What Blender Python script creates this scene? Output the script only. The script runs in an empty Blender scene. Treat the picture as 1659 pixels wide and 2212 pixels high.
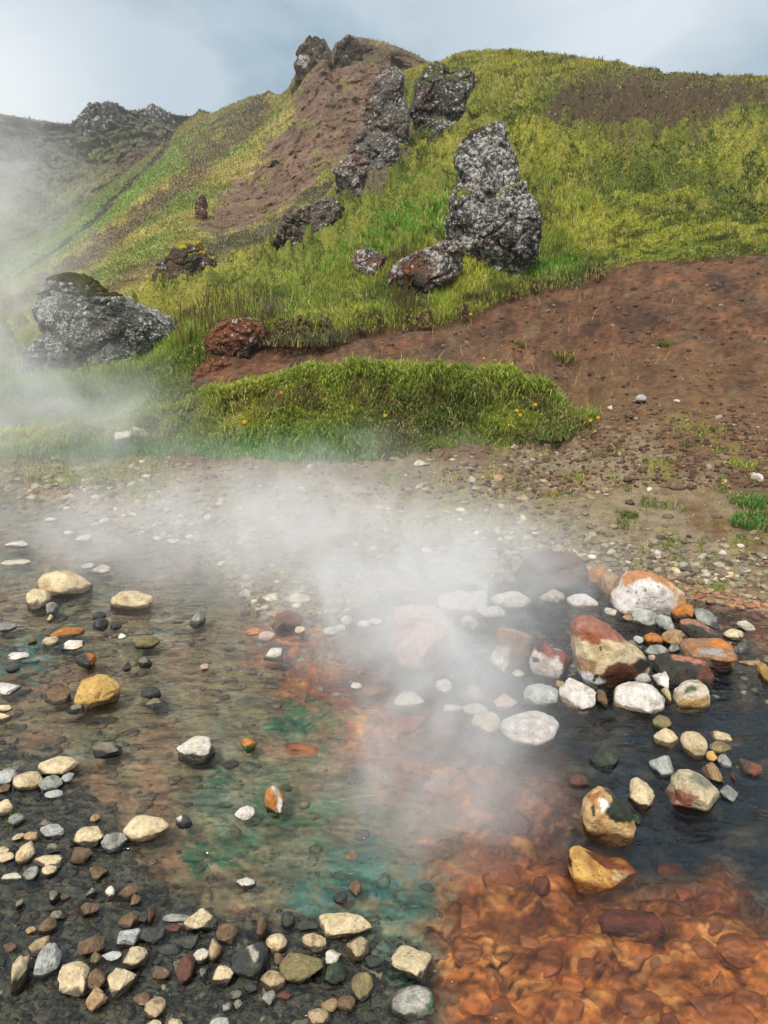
import bpy, math, random
import numpy as np
from mathutils import Vector

random.seed(7)
RNG = np.random.default_rng(11)
SC = bpy.context.scene
COL = SC.collection

# ------------------------------------------------------------------ camera model
IW, IH = 1659.0, 2212.0                 # photograph measured in these pixels
CX, CY = IW / 2, IH / 2
VFOV = math.radians(67.3)
FPX = IH / 2 / math.tan(VFOV / 2)
PITCH = math.radians(16.3)
CAMH = 1.6
SP, CP = math.sin(PITCH), math.cos(PITCH)


def at_y(px, py, Y):
    """world point of pixel (px,py) at forward distance Y"""
    px, py, Y = np.broadcast_arrays(np.asarray(px, float), np.asarray(py, float), np.asarray(Y, float))
    a, b = (px - CX) / FPX, (CY - py) / FPX
    dy, dz = CP + b * SP, -SP + b * CP
    t = Y / dy
    return np.stack([a * t, Y, CAMH + dz * t], -1)


def at_z(px, py, z):
    px, py, z = np.broadcast_arrays(np.asarray(px, float), np.asarray(py, float), np.asarray(z, float))
    a, b = (px - CX) / FPX, (CY - py) / FPX
    dy, dz = CP + b * SP, -SP + b * CP
    t = (z - CAMH) / dz
    return np.stack([a * t, dy * t, z], -1)


def project(P):
    x, y, z = P[..., 0], P[..., 1], P[..., 2] - CAMH
    d = y * CP - z * SP
    u = y * SP + z * CP
    return CX + FPX * x / d, CY - FPX * u / d


# ------------------------------------------------------------------ noise
_G = np.random.default_rng(3).normal(size=(256, 3))
_G /= np.linalg.norm(_G, axis=1)[:, None]


def _hash(ix, iy, iz, seed):
    h = (ix.astype(np.uint32) * np.uint32(374761393) + iy.astype(np.uint32) * np.uint32(668265263)
         + iz.astype(np.uint32) * np.uint32(2246822519) + np.uint32((seed * 974711 + 17) & 0xffffffff))
    h ^= h >> np.uint32(13)
    h *= np.uint32(1274126177)
    h ^= h >> np.uint32(16)
    return h


def perlin(P, seed=0):
    P = np.asarray(P, float)
    i = np.floor(P).astype(np.int64)
    f = P - i
    u = f * f * f * (f * (f * 6 - 15) + 10)
    out = 0
    for dx in (0, 1):
        wx = u[..., 0] if dx else 1 - u[..., 0]
        for dy in (0, 1):
            wy = u[..., 1] if dy else 1 - u[..., 1]
            for dz in (0, 1):
                wz = u[..., 2] if dz else 1 - u[..., 2]
                g = _G[_hash(i[..., 0] + dx, i[..., 1] + dy, i[..., 2] + dz, seed) & np.uint32(255)]
                out = out + wx * wy * wz * (g[..., 0] * (f[..., 0] - dx) + g[..., 1] * (f[..., 1] - dy) + g[..., 2] * (f[..., 2] - dz))
    return out * 1.5


def fbm(P, octaves=4, seed=0, ridged=False):
    P = np.asarray(P, float)
    o, a, s = 0, 0.5, 1.0
    for k in range(octaves):
        n = perlin(P * s + 17.3 * k, seed + k)
        o = o + a * ((1 - 2 * np.abs(n)) if ridged else n)
        a *= 0.5
        s *= 2.03
    return o


def worley(P, seed=0, dims=3):
    """F1, F2 and a per-cell random number"""
    P = np.asarray(P, float)
    i = np.floor(P).astype(np.int64)
    f1 = np.full(P.shape[:-1], 9.0)
    f2 = np.full(P.shape[:-1], 9.0)
    cid = np.zeros(P.shape[:-1])
    zz = (-1, 0, 1) if dims == 3 else (0,)
    for dx in (-1, 0, 1):
        for dy in (-1, 0, 1):
            for dz in zz:
                c = i + np.array([dx, dy, dz])
                h = _hash(c[..., 0], c[..., 1], c[..., 2], seed)
                q = np.stack([(h & np.uint32(1023)) / 1023.0, ((h >> np.uint32(10)) & np.uint32(1023)) / 1023.0,
                              ((h >> np.uint32(20)) & np.uint32(1023)) / 1023.0], -1)
                d = c + q - P
                if dims == 2:
                    d = d[..., :2]
                d = np.sqrt((d * d).sum(-1))
                r = (_hash(c[..., 0] + 91, c[..., 1], c[..., 2], seed + 5) & np.uint32(4095)) / 4095.0
                closer = d < f1
                f2 = np.where(closer, f1, np.minimum(f2, d))
                cid = np.where(closer, r, cid)
                f1 = np.where(closer, d, f1)
    return f1, f2, cid


def sstep(a, b, x):
    t = np.clip((np.asarray(x, float) - a) / (b - a), 0, 1)
    return t * t * (3 - 2 * t)


def lin(rgb):
    c = np.asarray(rgb, float) / 255.0
    return np.where(c <= 0.04045, c / 12.92, ((c + 0.055) / 1.055) ** 2.4)


def sdist(poly, x, y):
    """signed distance to a polygon, positive inside"""
    x, y = np.broadcast_arrays(np.asarray(x, float), np.asarray(y, float))
    best = np.full(x.shape, 1e18)
    ins = np.zeros(x.shape, bool)
    n = len(poly)
    for k in range(n):
        ax, ay = poly[k]
        bx, by = poly[(k + 1) % n]
        ex, ey = bx - ax, by - ay
        t = np.clip(((x - ax) * ex + (y - ay) * ey) / max(ex * ex + ey * ey, 1e-9), 0, 1)
        best = np.minimum(best, (x - ax - t * ex) ** 2 + (y - ay - t * ey) ** 2)
        if ay != by:
            c = ((ay > y) != (by > y)) & (x < ex * (y - ay) / (by - ay) + ax)
            ins ^= c
    d = np.sqrt(best)
    return np.where(ins, d, -d)


# ------------------------------------------------------------------ object helpers
def tag(o, label=None, cat=None, group=None, kind=None):
    if label: o['label'] = label
    if cat: o['category'] = cat
    if group: o['group'] = group
    if kind: o['kind'] = kind
    return o


def mkobj(name, V, F, mat, parent=None, cols=None, origin=None, smooth=True):
    V = np.ascontiguousarray(V, dtype=np.float64)
    F = np.ascontiguousarray(F, dtype=np.int32)
    loc = (0, 0, 0)
    if origin is not None:
        loc = tuple(float(c) for c in origin)
        V = V - np.array(loc)
    me = bpy.data.meshes.new(name)
    n, k = F.shape
    me.vertices.add(len(V))
    me.vertices.foreach_set('co', V.astype(np.float32).ravel())
    me.loops.add(n * k)
    me.loops.foreach_set('vertex_index', F.ravel())
    me.polygons.add(n)
    me.polygons.foreach_set('loop_start', np.arange(0, n * k, k, dtype=np.int32))
    me.polygons.foreach_set('loop_total', np.full(n, k, dtype=np.int32))
    me.polygons.foreach_set('use_smooth', np.full(n, bool(smooth)))
    me.update(calc_edges=True)
    if cols is not None:
        at = me.color_attributes.new('col', 'FLOAT_COLOR', 'POINT')
        c = np.ones((len(V), 4), np.float32)
        c[:, :cols.shape[1]] = cols
        at.data.foreach_set('color', c.ravel())
    me.materials.append(mat)
    o = bpy.data.objects.new(name, me)
    o.location = loc
    COL.objects.link(o)
    if parent is not None:
        o.parent = parent
        o.location = tuple(np.array(loc) - np.array(parent.location)) if origin is not None else tuple(-np.array(parent.location))
    return o


import bmesh
_ICO = {}


def ico(level):
    if level not in _ICO:
        bm = bmesh.new()
        bmesh.ops.create_icosphere(bm, subdivisions=level, radius=1.0)
        V = np.array([v.co[:] for v in bm.verts])
        F = np.array([[v.index for v in f.verts] for f in bm.faces])
        bm.free()
        V /= np.linalg.norm(V, axis=1)[:, None]
        _ICO[level] = (V, F)
    return _ICO[level]


def vnormals(V, F):
    n = np.zeros_like(V)
    fn = np.cross(V[F[:, 1]] - V[F[:, 0]], V[F[:, 2]] - V[F[:, 0]])
    for k in range(F.shape[1]):
        np.add.at(n, F[:, k], fn)
    return n / (np.linalg.norm(n, axis=1)[:, None] + 1e-12)


# ------------------------------------------------------------------ materials
class NT:
    def __init__(self, mat):
        mat.use_nodes = True
        self.t = mat.node_tree
        self.t.nodes.clear()

    def n(self, typ, **kw):
        nd = self.t.nodes.new(typ)
        for k, v in kw.items():
            if k in nd.inputs and not hasattr(nd, k):
                nd.inputs[k].default_value = v
            else:
                try:
                    setattr(nd, k, v)
                except Exception:
                    nd.inputs[k].default_value = v
        return nd

    def l(self, a, b):
        self.t.links.new(a, b)

    def math(self, op, a, b=None, clamp=False):
        m = self.t.nodes.new('ShaderNodeMath')
        m.operation = op
        m.use_clamp = clamp
        for i, v in enumerate((a, b)):
            if v is None: continue
            if isinstance(v, (int, float)): m.inputs[i].default_value = v
            else: self.l(v, m.inputs[i])
        return m.outputs[0]

    def ramp(self, fac, stops):
        r = self.t.nodes.new('ShaderNodeValToRGB')
        els = r.color_ramp.elements
        while len(els) < len(stops): els.new(0.5)
        for e, (p, c) in zip(els, stops):
            e.position = p
            e.color = (c, c, c, 1) if isinstance(c, (int, float)) else (*c, 1)
        self.l(fac, r.inputs[0])
        return r.outputs[0]

    def noise(self, vec, scale, detail=4, rough=0.55, dist=0.0):
        nd = self.t.nodes.new('ShaderNodeTexNoise')
        nd.inputs['Scale'].default_value = scale
        nd.inputs['Detail'].default_value = detail
        nd.inputs['Roughness'].default_value = rough
        nd.inputs['Distortion'].default_value = dist
        if vec is not None: self.l(vec, nd.inputs['Vector'])
        return nd

    def mixc(self, fac, a, b, mode='MIX'):
        m = self.t.nodes.new('ShaderNodeMix')
        m.data_type = 'RGBA'
        m.blend_type = mode
        for idx, v in ((0, fac), (6, a), (7, b)):
            if isinstance(v, (int, float)): m.inputs[idx].default_value = v
            elif isinstance(v, (tuple, list, np.ndarray)): m.inputs[idx].default_value = (*[float(q) for q in v], 1)
            else: self.l(v, m.inputs[idx])
        return m.outputs[2]


def surf_mat(name, scales=(40, 160), contrast=(0.6, 1.4), bump=0.4, bump_dist=0.02, rough=0.85, wet_from_alpha=True, spec=0.4, pits=0.0, translucent=0.0, wet_bump=1.0):
    """colour attribute 'col' (alpha = wetness) broken up by two procedural noises, with bump"""
    m = bpy.data.materials.new(name)
    t = NT(m)
    out = t.n('ShaderNodeOutputMaterial')
    bs = t.n('ShaderNodeBsdfPrincipled')
    ca = t.n('ShaderNodeVertexColor', layer_name='col')
    geo = t.n('ShaderNodeNewGeometry')
    n1 = t.noise(geo.outputs['Position'], scales[0], 5, 0.6)
    n2 = t.noise(geo.outputs['Position'], scales[1], 4, 0.6)
    f = t.math('ADD', t.math('MULTIPLY', n1.outputs[0], 0.6), t.math('MULTIPLY', n2.outputs[0], 0.4))
    v = t.ramp(f, [(0.3, contrast[0]), (0.7, contrast[1])])
    c = t.mixc(1.0, ca.outputs['Color'], v, 'MULTIPLY')
    hb = f
    if pits > 0:
        vo = t.n('ShaderNodeTexVoronoi')
        vo.inputs['Scale'].default_value = scales[0] * 3
        t.l(geo.outputs['Position'], vo.inputs['Vector'])
        pit = t.ramp(vo.outputs['Distance'], [(0.05, 0.0), (0.28, 1.0)])
        hb = t.math('ADD', f, t.math('MULTIPLY', pit, pits))
    t.l(c, bs.inputs['Base Color'])
    if wet_from_alpha:
        r = t.math('SUBTRACT', rough, t.math('MULTIPLY', ca.outputs['Alpha'], rough - 0.22))
        t.l(r, bs.inputs['Roughness'])
    else:
        bs.inputs['Roughness'].default_value = rough
    bs.inputs['Specular IOR Level'].default_value = spec
    b = t.n('ShaderNodeBump')
    b.inputs['Strength'].default_value = bump
    b.inputs['Distance'].default_value = bump_dist
    if wet_bump < 1:
        t.l(t.math('MULTIPLY', bump, t.math('SUBTRACT', 1.0, t.math('MULTIPLY', ca.outputs['Alpha'], 1 - wet_bump)), True), b.inputs['Strength'])
    t.l(hb, b.inputs['Height'])
    t.l(b.outputs[0], bs.inputs['Normal'])
    if translucent > 0:
        tr = t.n('ShaderNodeBsdfTranslucent')
        t.l(c, tr.inputs['Color'])
        mx = t.n('ShaderNodeMixShader')
        mx.inputs[0].default_value = translucent
        t.l(bs.outputs[0], mx.inputs[1])
        t.l(tr.outputs[0], mx.inputs[2])
        t.l(mx.outputs[0], out.inputs[0])
    else:
        t.l(bs.outputs[0], out.inputs[0])
    return m


M_GROUND = surf_mat('ground_soil', (12, 60), (0.4, 1.6), 1.0, 0.04, 0.9, False, 0.2, wet_bump=0.25)
M_FAR = surf_mat('far_slope', (0.5, 2.2), (0.4, 1.6), 1.0, 0.9, 0.95, False)
M_STONE = surf_mat('river_stone', (26, 130), (0.5, 1.42), 0.85, 0.018, 0.8, pits=0.25)
M_PUMICE = surf_mat('pitted_stone', (20, 70), (0.75, 1.25), 0.6, 0.02, 0.85, pits=0.9)


def lava_mat(name, s1, s2, bump_dist):
    """dark crumbly lava with crusts of pale lichen: attribute 'col' is the rock, its alpha the share that lichen covers"""
    m = bpy.data.materials.new(name)
    t = NT(m)
    out = t.n('ShaderNodeOutputMaterial')
    bs = t.n('ShaderNodeBsdfPrincipled')
    ca = t.n('ShaderNodeVertexColor', layer_name='col')
    geo = t.n('ShaderNodeNewGeometry')
    pos = geo.outputs['Position']
    warp = t.noise(pos, s1 * 0.9, 3, 0.6)
    wv = t.n('ShaderNodeVectorMath', operation='SCALE')
    wv.inputs['Scale'].default_value = 1.3 / s1
    t.l(warp.outputs['Color'], wv.inputs[0])
    ad = t.n('ShaderNodeVectorMath', operation='ADD')
    t.l(pos, ad.inputs[0])
    t.l(wv.outputs[0], ad.inputs[1])
    patch = t.noise(pos, s1 * 0.16, 4, 0.6)
    rock = t.noise(pos, s2 * 0.9, 5, 0.65)
    masks, heights = [], []
    for sc_, k in ((s1, 1.0), (s2, 0.9)):
        vo = t.n('ShaderNodeTexVoronoi')
        vo.inputs['Scale'].default_value = sc_
        t.l(ad.outputs[0], vo.inputs['Vector'])
        sep = t.n('ShaderNodeSeparateColor')
        t.l(vo.outputs['Color'], sep.inputs[0])
        thr = t.math('MULTIPLY', ca.outputs['Alpha'], t.math('ADD', 1.0, t.math('MULTIPLY', t.math('SUBTRACT', patch.outputs[0], 0.5), 5.0)))
        on = t.ramp(t.math('ADD', t.math('SUBTRACT', thr, sep.outputs[0]), 0.5), [(0.47, 0.0), (0.53, 1.0)])
        shape = t.ramp(vo.outputs['Distance'], [(0.34, 1.0), (0.6, 0.0)])
        masks.append(t.math('MULTIPLY', on, shape))
        heights.append(t.math('SUBTRACT', 1.0, vo.outputs['Distance']))
    mask = t.math('MAXIMUM', masks[0], t.math('MULTIPLY', masks[1], 0.85))
    v = t.ramp(rock.outputs[0], [(0.3, 0.45), (0.7, 1.6)])
    base = t.mixc(1.0, ca.outputs['Color'], v, 'MULTIPLY')
    lich = t.ramp(rock.outputs[0], [(0.3, tuple(lin((148, 146, 140)))), (0.65, tuple(lin((214, 212, 206))))])
    c = t.mixc(mask, base, lich)
    t.l(c, bs.inputs['Base Color'])
    bs.inputs['Roughness'].default_value = 0.92
    bs.inputs['Specular IOR Level'].default_value = 0.25
    h = t.math('ADD', t.math('MULTIPLY', heights[0], 0.9), t.math('ADD', t.math('MULTIPLY', heights[1], 0.4), t.math('MULTIPLY', rock.outputs[0], 0.8)))
    b = t.n('ShaderNodeBump')
    b.inputs['Strength'].default_value = 1.0
    b.inputs['Distance'].default_value = bump_dist
    t.l(h, b.inputs['Height'])
    t.l(b.outputs[0], bs.inputs['Normal'])
    t.l(bs.outputs[0], out.inputs[0])
    return m


M_LAVA = lava_mat('lichen_lava', 11, 26, 0.07)
M_LAVANEAR = lava_mat('lichen_lava_fine', 19, 44, 0.04)
M_LAVAFAR = lava_mat('far_lava', 0.8, 2.4, 0.8)
M_ALGAE = surf_mat('algae_stone', (12, 60), (0.5, 1.4), 0.35, 0.02, 0.7)
M_GRASS = surf_mat('grass_blades', (0.6, 3.0), (0.75, 1.25), 0.0, 0.01, 0.6, False, 0.25, translucent=0.35)
M_MOSS = surf_mat('moss', (12, 60), (0.45, 1.5), 1.0, 0.05, 0.95, False, 0.1)
M_PETAL = surf_mat('flower_petal', (60, 200), (0.85, 1.15), 0.1, 0.005, 0.6, False, 0.2, translucent=0.3)

# ------------------------------------------------------------------ near ground: river bed, gravel bank, turf, trail, grassy hill
def curve(pts, cols):
    p = np.array(pts, float)
    return [np.interp(cols, p[:, 0], p[:, k]) for k in range(1, p.shape[1])]


PXC = np.concatenate([np.arange(-1000, -60, 24), np.arange(-60, 1721, 4), np.arange(1740, 2661, 24)]).astype(float)
NC = len(PXC)
SHORE = [(-1000, 1040), (0, 1050), (130, 1082), (330, 1148), (430, 1190), (510, 1262), (560, 1322), (640, 1330), (760, 1312),
         (850, 1275), (1000, 1258), (1150, 1252), (1350, 1258), (1480, 1290), (1659, 1318), (2660, 1420)]
T0 = [(-1000, 1000, 6.6), (0, 1000, 6.6), (250, 985, 6.7), (400, 985, 6.7), (700, 996, 6.6), (900, 988, 6.65), (1000, 965, 6.75),
      (1200, 962, 6.7), (1290, 930, 6.8), (1450, 905, 6.8), (1659, 880, 6.8), (2660, 800, 6.8)]
T1 = [(-1000, 960, 7.3), (0, 940, 7.3), (200, 915, 7.3), (330, 892, 7.2), (430, 855, 7.2), (550, 815, 7.2), (650, 797, 7.2),
      (900, 791, 7.2), (1100, 801, 7.2), (1180, 838, 7.2), (1260, 892, 7.1), (1300, 915, 7.0), (2660, 800, 7.2)]
T3 = [(-1000, 860, 9.2), (0, 850, 9.0), (300, 832, 9.0), (450, 800, 9.0), (560, 781, 9.2), (700, 766, 9.4), (780, 728, 10),
      (900, 716, 10.3), (1030, 692, 10.8), (1110, 656, 11.8), (1200, 633, 12.3), (1290, 616, 12.6), (1350, 576, 13.2),
      (1659, 551, 13.2), (2660, 500, 14)]
T4 = [(-1000, 840, 9.6), (0, 830, 9.4), (300, 800, 9.4), (450, 707, 9.6), (560, 697, 9.7), (700, 697, 9.8), (800, 706, 10.2),
      (900, 700, 10.5), (1030, 674, 11), (1110, 641, 12), (1200, 622, 12.5), (1290, 592, 13.2), (1350, 570, 13.4),
      (1659, 546, 13.4), (2660, 490, 14.2)]
RDG = [(-1000, 790, 15), (0, 735, 16), (100, 705, 17), (200, 672, 18), (300, 642, 20), (450, 592, 23), (600, 522, 26),
       (690, 445, 29), (720, 405, 30), (790, 295, 36), (870, 155, 41), (940, 136, 44), (1000, 116, 45), (1050, 108, 45), (1120, 110, 45),
       (1200, 119, 45), (1300, 132, 45), (1400, 150, 44), (1440, 158, 43), (1659, 167, 42), (2000, 200, 42), (2660, 320, 42)]

DARK = [(900, 1480), (1010, 1580), (1100, 1650), (1230, 1690), (1245, 1790), (1215, 1830), (1300, 1900), (1420, 1930), (1560, 1890), (1659, 1990),
        (2400, 2000), (2400, 1400), (1659, 1400), (1500, 1300), (1150, 1270), (950, 1300), (850, 1400)]
ORANGE = [(545, 1335), (640, 1335), (720, 1400), (760, 1440), (860, 1480), (1000, 1580), (1100, 1660), (1230, 1690), (1245, 1790), (1215, 1830),
          (1300, 1900), (1420, 1930), (1560, 1890), (1659, 1990), (2300, 2100), (2300, 2700), (985, 2700), (965, 2212), (950, 2050),
          (962, 1900), (990, 1800), (900, 1720), (780, 1660), (700, 1590), (620, 1480), (580, 1400)]
BAR = [(-900, 1560), (0, 1600), (130, 1660), (250, 1780), (300, 1860), (370, 1930), (480, 1985), (620, 1985), (760, 2000), (900, 2050),
       (935, 2110), (900, 2230), (880, 2800), (-900, 2800)]

GREENS = [(690, 1562, 95, 36), (640, 1545, 60, 22), (470, 1685, 60, 32), (490, 1830, 90, 55), (430, 1840, 50, 35), (640, 1765, 55, 30), (570, 1750, 40, 25), (880, 2120, 45, 40),
          (700, 1745, 40, 28), (600, 1400, 30, 20)]
TEALS = [(800, 1890, 95, 70), (690, 1945, 110, 50), (860, 1960, 70, 60), (80, 1400, 90, 50), (30, 1440, 70, 40)]

# ---- near part: fixed rows below the shoreline
NF = 370
s_py, = curve(SHORE, PXC)
py0 = 2700.0
tt = np.linspace(0, 1, NF)
PYf = py0 + (s_py[None, :] - py0) * tt[:, None]
PXf = np.broadcast_arrays(PXC[None, :], PYf)[0]


def nz2(px, py, sc, seed, o=3):
    return fbm(np.stack([px / sc, py / (sc * 0.6), np.full_like(px, seed * 3.7)], -1), o, seed)


wob = nz2(PXf, PYf, 60, 1) * 60
m_dark = sstep(-60, 75, sdist(DARK, PXf, PYf) + wob * 1.2 + 14)
m_mid = sstep(-150, -10, sdist(DARK, PXf, PYf) + wob * 1.5)
m_org = sstep(-55, 45, sdist(ORANGE, PXf, PYf) + wob * 1.3 + 45 * nz2(PXf, PYf, 26, 2, 4))
m_bar = sstep(-30, 30, sdist(BAR, PXf, PYf) + wob)
ramp = np.clip((PYf - s_py[None, :]) / 55.0, 0, 1)
zbed = -0.055 - 0.13 * sstep(-120, 80, sdist(DARK, PXf, PYf)) - 0.05 * m_org
zbed = zbed * (1 - m_bar) + m_bar * (-0.028)
zbed = zbed * ramp + 0.004 * (1 - ramp)
Pf = at_z(PXf, PYf, zbed)
Pc = np.stack([Pf[..., 0], Pf[..., 1], np.zeros_like(zbed)], -1)
f1, f2, cid = worley(Pc * np.array([14, 14, 1]), 4, 2)
g1, g2, gid = worley(Pc * np.array([30, 30, 1]), 8, 2)
h1, h2, hid = worley(Pc * np.array([6.5, 6.5, 1]) + np.stack([fbm(Pc * 6, 4, 3), fbm(Pc * 6 + 9, 4, 3), 0 * f1], -1) * 0.9, 14, 2)
cob = np.sqrt(np.clip(1 - (f1 / 0.62) ** 2, 0, 1)) * (0.4 + 0.6 * cid)
peb = np.sqrt(np.clip(1 - (g1 / 0.62) ** 2, 0, 1)) * (0.4 + 0.6 * gid)
big = np.sqrt(np.clip(1 - (h1 / 0.66) ** 2, 0, 1)) * (0.5 + 0.5 * hid)
amp = ramp
bump_z = amp * ((1 - m_org) * (0.018 * cob + 0.010 * peb) + m_org * (0.06 * big + 0.008 * cob + 0.035 * fbm(Pc * 9, 5, 19)) + 0.01 * fbm(Pc * 5, 4, 9))
flat_brown = sstep(-20, 60, -sdist(BAR, PXf, PYf)) * (1 - m_org) * (1 - m_dark)
bump_z *= 1 - 0.7 * flat_brown
Pf = Pf + np.stack([np.zeros_like(zbed), np.zeros_like(zbed), bump_z - 0.008 * amp], -1)
# bed colours
c_brown = lin((134, 118, 88))
c_bar = lin((84, 82, 66))
c_org = lin((178, 104, 50))
c_dark = lin((28, 42, 52))
c_green = lin((26, 104, 70))
c_teal = lin((52, 118, 112))
c_shore = lin((138, 128, 108))
C = np.zeros(PXf.shape + (3,)) + c_brown
patch = nz2(PXf, PYf, 140, 6)[..., None]
C = C + sstep(0.0, 0.25, patch) * (lin((142, 110, 82)) - C)
C = C + sstep(0.05, 0.3, -patch) * (lin((112, 112, 90)) - C)
C = C + m_bar[..., None] * (c_bar - C)
orgv = nz2(PXf, PYf, 90, 21)[..., None]
co = c_org + sstep(0.0, 0.3, orgv) * (lin((122, 64, 34)) - c_org) + sstep(0.05, 0.3, -orgv) * (lin((202, 136, 74)) - c_org)
C = C + m_org[..., None] * (co - C)
C = C + (m_mid * m_org * 0.5)[..., None] * (lin((104, 54, 32)) - C)
C = C + (m_dark * (1 - 0.25 * sstep(0, .3, nz2(PXf, PYf, 120, 31))))[..., None] * (c_dark - C)
def soft_blob(gx, gy, ra, rb, e=0.9):
    return sstep(e, -0.1, np.sqrt(((PXf - gx) / ra) ** 2 + ((PYf - gy) / rb) ** 2) - 0.1 + nz2(PXf, PYf, 80, 13, 4) * 0.9)


broad = np.clip(soft_blob(560, 1740, 260, 170) * .45 + soft_blob(800, 1900, 210, 150) * .6 + soft_blob(640, 1570, 190, 80) * .5 + soft_blob(880, 2060, 120, 130) * .5, 0, .7)
C = C + (broad * (1 - m_org * 0.7))[..., None] * (lin((84, 128, 106)) - C)
strand = fbm(np.stack([(PXf * .85 + PYf * .5) / 60, (-PXf * .5 + PYf * .85) / 13, 0 * PXf], -1), 4, 37)
for lst, cc in ((GREENS, c_green), (TEALS, c_teal)):
    for (gx, gy, ra, rb) in lst:
        d = 1 - np.sqrt(((PXf - gx) / ra) ** 2 + ((PYf - gy) / rb) ** 2) + nz2(PXf, PYf, 60, 12, 4) * 1.2 + strand * 2.0
        C = C + (sstep(0.0, 0.6, d) * 0.62)[..., None] * (cc - C)
edge_org = sstep(-60, 10, -np.abs(sdist([(1400, 1270), (1470, 1290), (1659, 1330), (2000, 1380), (2000, 1500), (1700, 1410), (1560, 1380)], PXf, PYf)))
in_eo = sstep(-25, 25, sdist([(1400, 1262), (1480, 1280), (1659, 1310), (2000, 1360), (2000, 1500), (1700, 1410), (1560, 1380)], PXf, PYf) + wob)
C = C + (in_eo * 0.8)[..., None] * (lin((158, 88, 46)) - C)
stone_id = np.where(m_org > 0.5, hid, cid * 0.6 + gid * 0.4)[..., None]
C = C * (np.where(m_org > .5, .74, .72)[..., None] + np.where(m_org > .5, .5, .5)[..., None] * stone_id)
flow = np.stack([(PXf * .8 + PYf * .6) / 70, (-PXf * .6 + PYf * .8) / 18, 0 * PXf], -1)
C = C * (1 + m_org * 0.9 * fbm(flow, 4, 33) + 0.3 * fbm(flow * 2, 3, 34))[..., None]
mott = fbm(np.stack([(Pc[..., 0] * .8 + Pc[..., 1] * .6) * 16, (-Pc[..., 0] * .6 + Pc[..., 1] * .8) * 42, 0 * f1], -1), 4, 36)
C = C + (m_org * sstep(0.05, 0.3, mott) * (0.35 + sstep(-.1, .2, fbm(Pc * 4, 3, 38))))[..., None] * 0.75 * (lin((76, 44, 28)) - C)
C = C + (m_org * sstep(0.2, 0.35, -mott))[..., None] * 0.5 * (lin((206, 146, 90)) - C)
cgap = (m_org * sstep(0.10, 0.02, h2 - h1) * sstep(-.15, .15, fbm(Pc * 8, 3, 39)))[..., None]
C = C + cgap * 0.7 * (lin((70, 42, 28)) - C)
gap = (m_org * sstep(0.1, 0.35, fbm(Pc * np.array([5, 5, 1]), 4, 35)))[..., None]
C = C + gap * 0.55 * (lin((92, 54, 34)) - C)
crack = (m_org * sstep(0.12, 0.0, h2 - h1) + 0)[..., None]
C = C + crack * 0.0 * (lin((84, 46, 28)) - C)
pale = (sstep(0.86, 0.9, cid) * (1 - m_org) * (1 - m_dark) * ramp * (0.3 + 0.4 * m_bar))[..., None]
C = C + pale * (lin((150, 138, 112)) - C)
C = C + ((1 - ramp) ** 2)[..., None] * (c_shore - C) * 0.8
wet_f = np.full(PXf.shape, 0.8) - 0.35 * m_bar

# ---- upper part: lofted through feature curves with inverse-depth interpolation (plane-true)
t0p, t0y = curve(T0, PXC)
t1p, t1y = curve(T1, PXC)
t3p, t3y = curve(T3, PXC)
t4p, t4y = curve(T4, PXC)
rp, ry = curve(RDG, PXC)
rp = rp + 3.0 * perlin(np.stack([PXC / 23, PXC * 0, PXC * 0], -1), 5) + 2 * perlin(np.stack([PXC / 8, PXC * 0, PXC * 0 + 4], -1), 5)
_ln = lambda sc, o: perlin(np.stack([PXC / sc, PXC * 0 + o, PXC * 0], -1), 47)
t1p = t1p + 16 * _ln(70, 1) + 10 * _ln(26, 2) + 5 * _ln(11, 3)
t1y = t1y + 0.10 * _ln(60, 4)
t0p = t0p + (PXC < 1290) * (9 * _ln(34, 5) + 5 * _ln(13, 6))
tap = t0p + 14 * _ln(50, 7) + (np.interp(PXC, [200, 400, 550, 700, 900, 1100, 1180, 1260, 1300], [935, 915, 900, 893, 886, 888, 905, 925, 920]) - t0p)
tay = t0y + (t1y - t0y) * 0.62
wt = sstep(1320, 1230, PXC)                    # turf bank only left of here
i0, i3 = 1 / t0y, 1 / t3y
t2p, t2y = t1p + 8, t1y + 0.7
f1p, f1i = t0p + (t3p - t0p) * .12, i0 + (i3 - i0) * .12
f2p, f2i = t0p + (t3p - t0p) * .24, i0 + (i3 - i0) * .24
t1p = wt * t1p + (1 - wt) * f1p
t1y = 1 / (wt / t1y + (1 - wt) * f1i)
t2p = wt * t2p + (1 - wt) * f2p
t2y = 1 / (wt / t2y + (1 - wt) * f2i)
sy = Pf[-1, :, 1]
keys = [(s_py, sy), (t0p, t0y), (t1p, t1y), (t2p, t2y), (t3p, t3y), (t4p, t4y), (rp, ry), (rp + 12, ry + 3), (rp + 260, ry + 16)]
counts = [70, 46, 14, 60, 26, 210, 4, 4]
tap = wt * tap + (1 - wt) * (t0p + (t1p - t0p) * .45)
tay = 1 / (wt / tay + (1 - wt) * (1 / t0y + (1 / t1y - 1 / t0y) * .45))
PYu, PYd, KEY = [], [], []
for k, n in enumerate(counts):
    (pa, ya), (pb, yb) = keys[k], keys[k + 1]
    for s in (np.arange(1, n + 1) / n):
        if k == 1:                                # green apron, then the steep face of the turf bank
            (pa, ya), (pb, yb) = (keys[1], (tap, tay)) if s < 0.45 else ((tap, tay), keys[2])
            key_s, s = s, (s / 0.45 if s < 0.45 else (s - 0.45) / 0.55)
            PYu.append(pa + (pb - pa) * s)
            PYd.append(1 / ((1 / ya) * (1 - s) + (1 / yb) * s))
            KEY.append(k + key_s)
            continue
        PYu.append(pa + (pb - pa) * s)
        PYd.append(1 / ((1 / ya) * (1 - s) + (1 / yb) * s))
        KEY.append(k + s)
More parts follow.
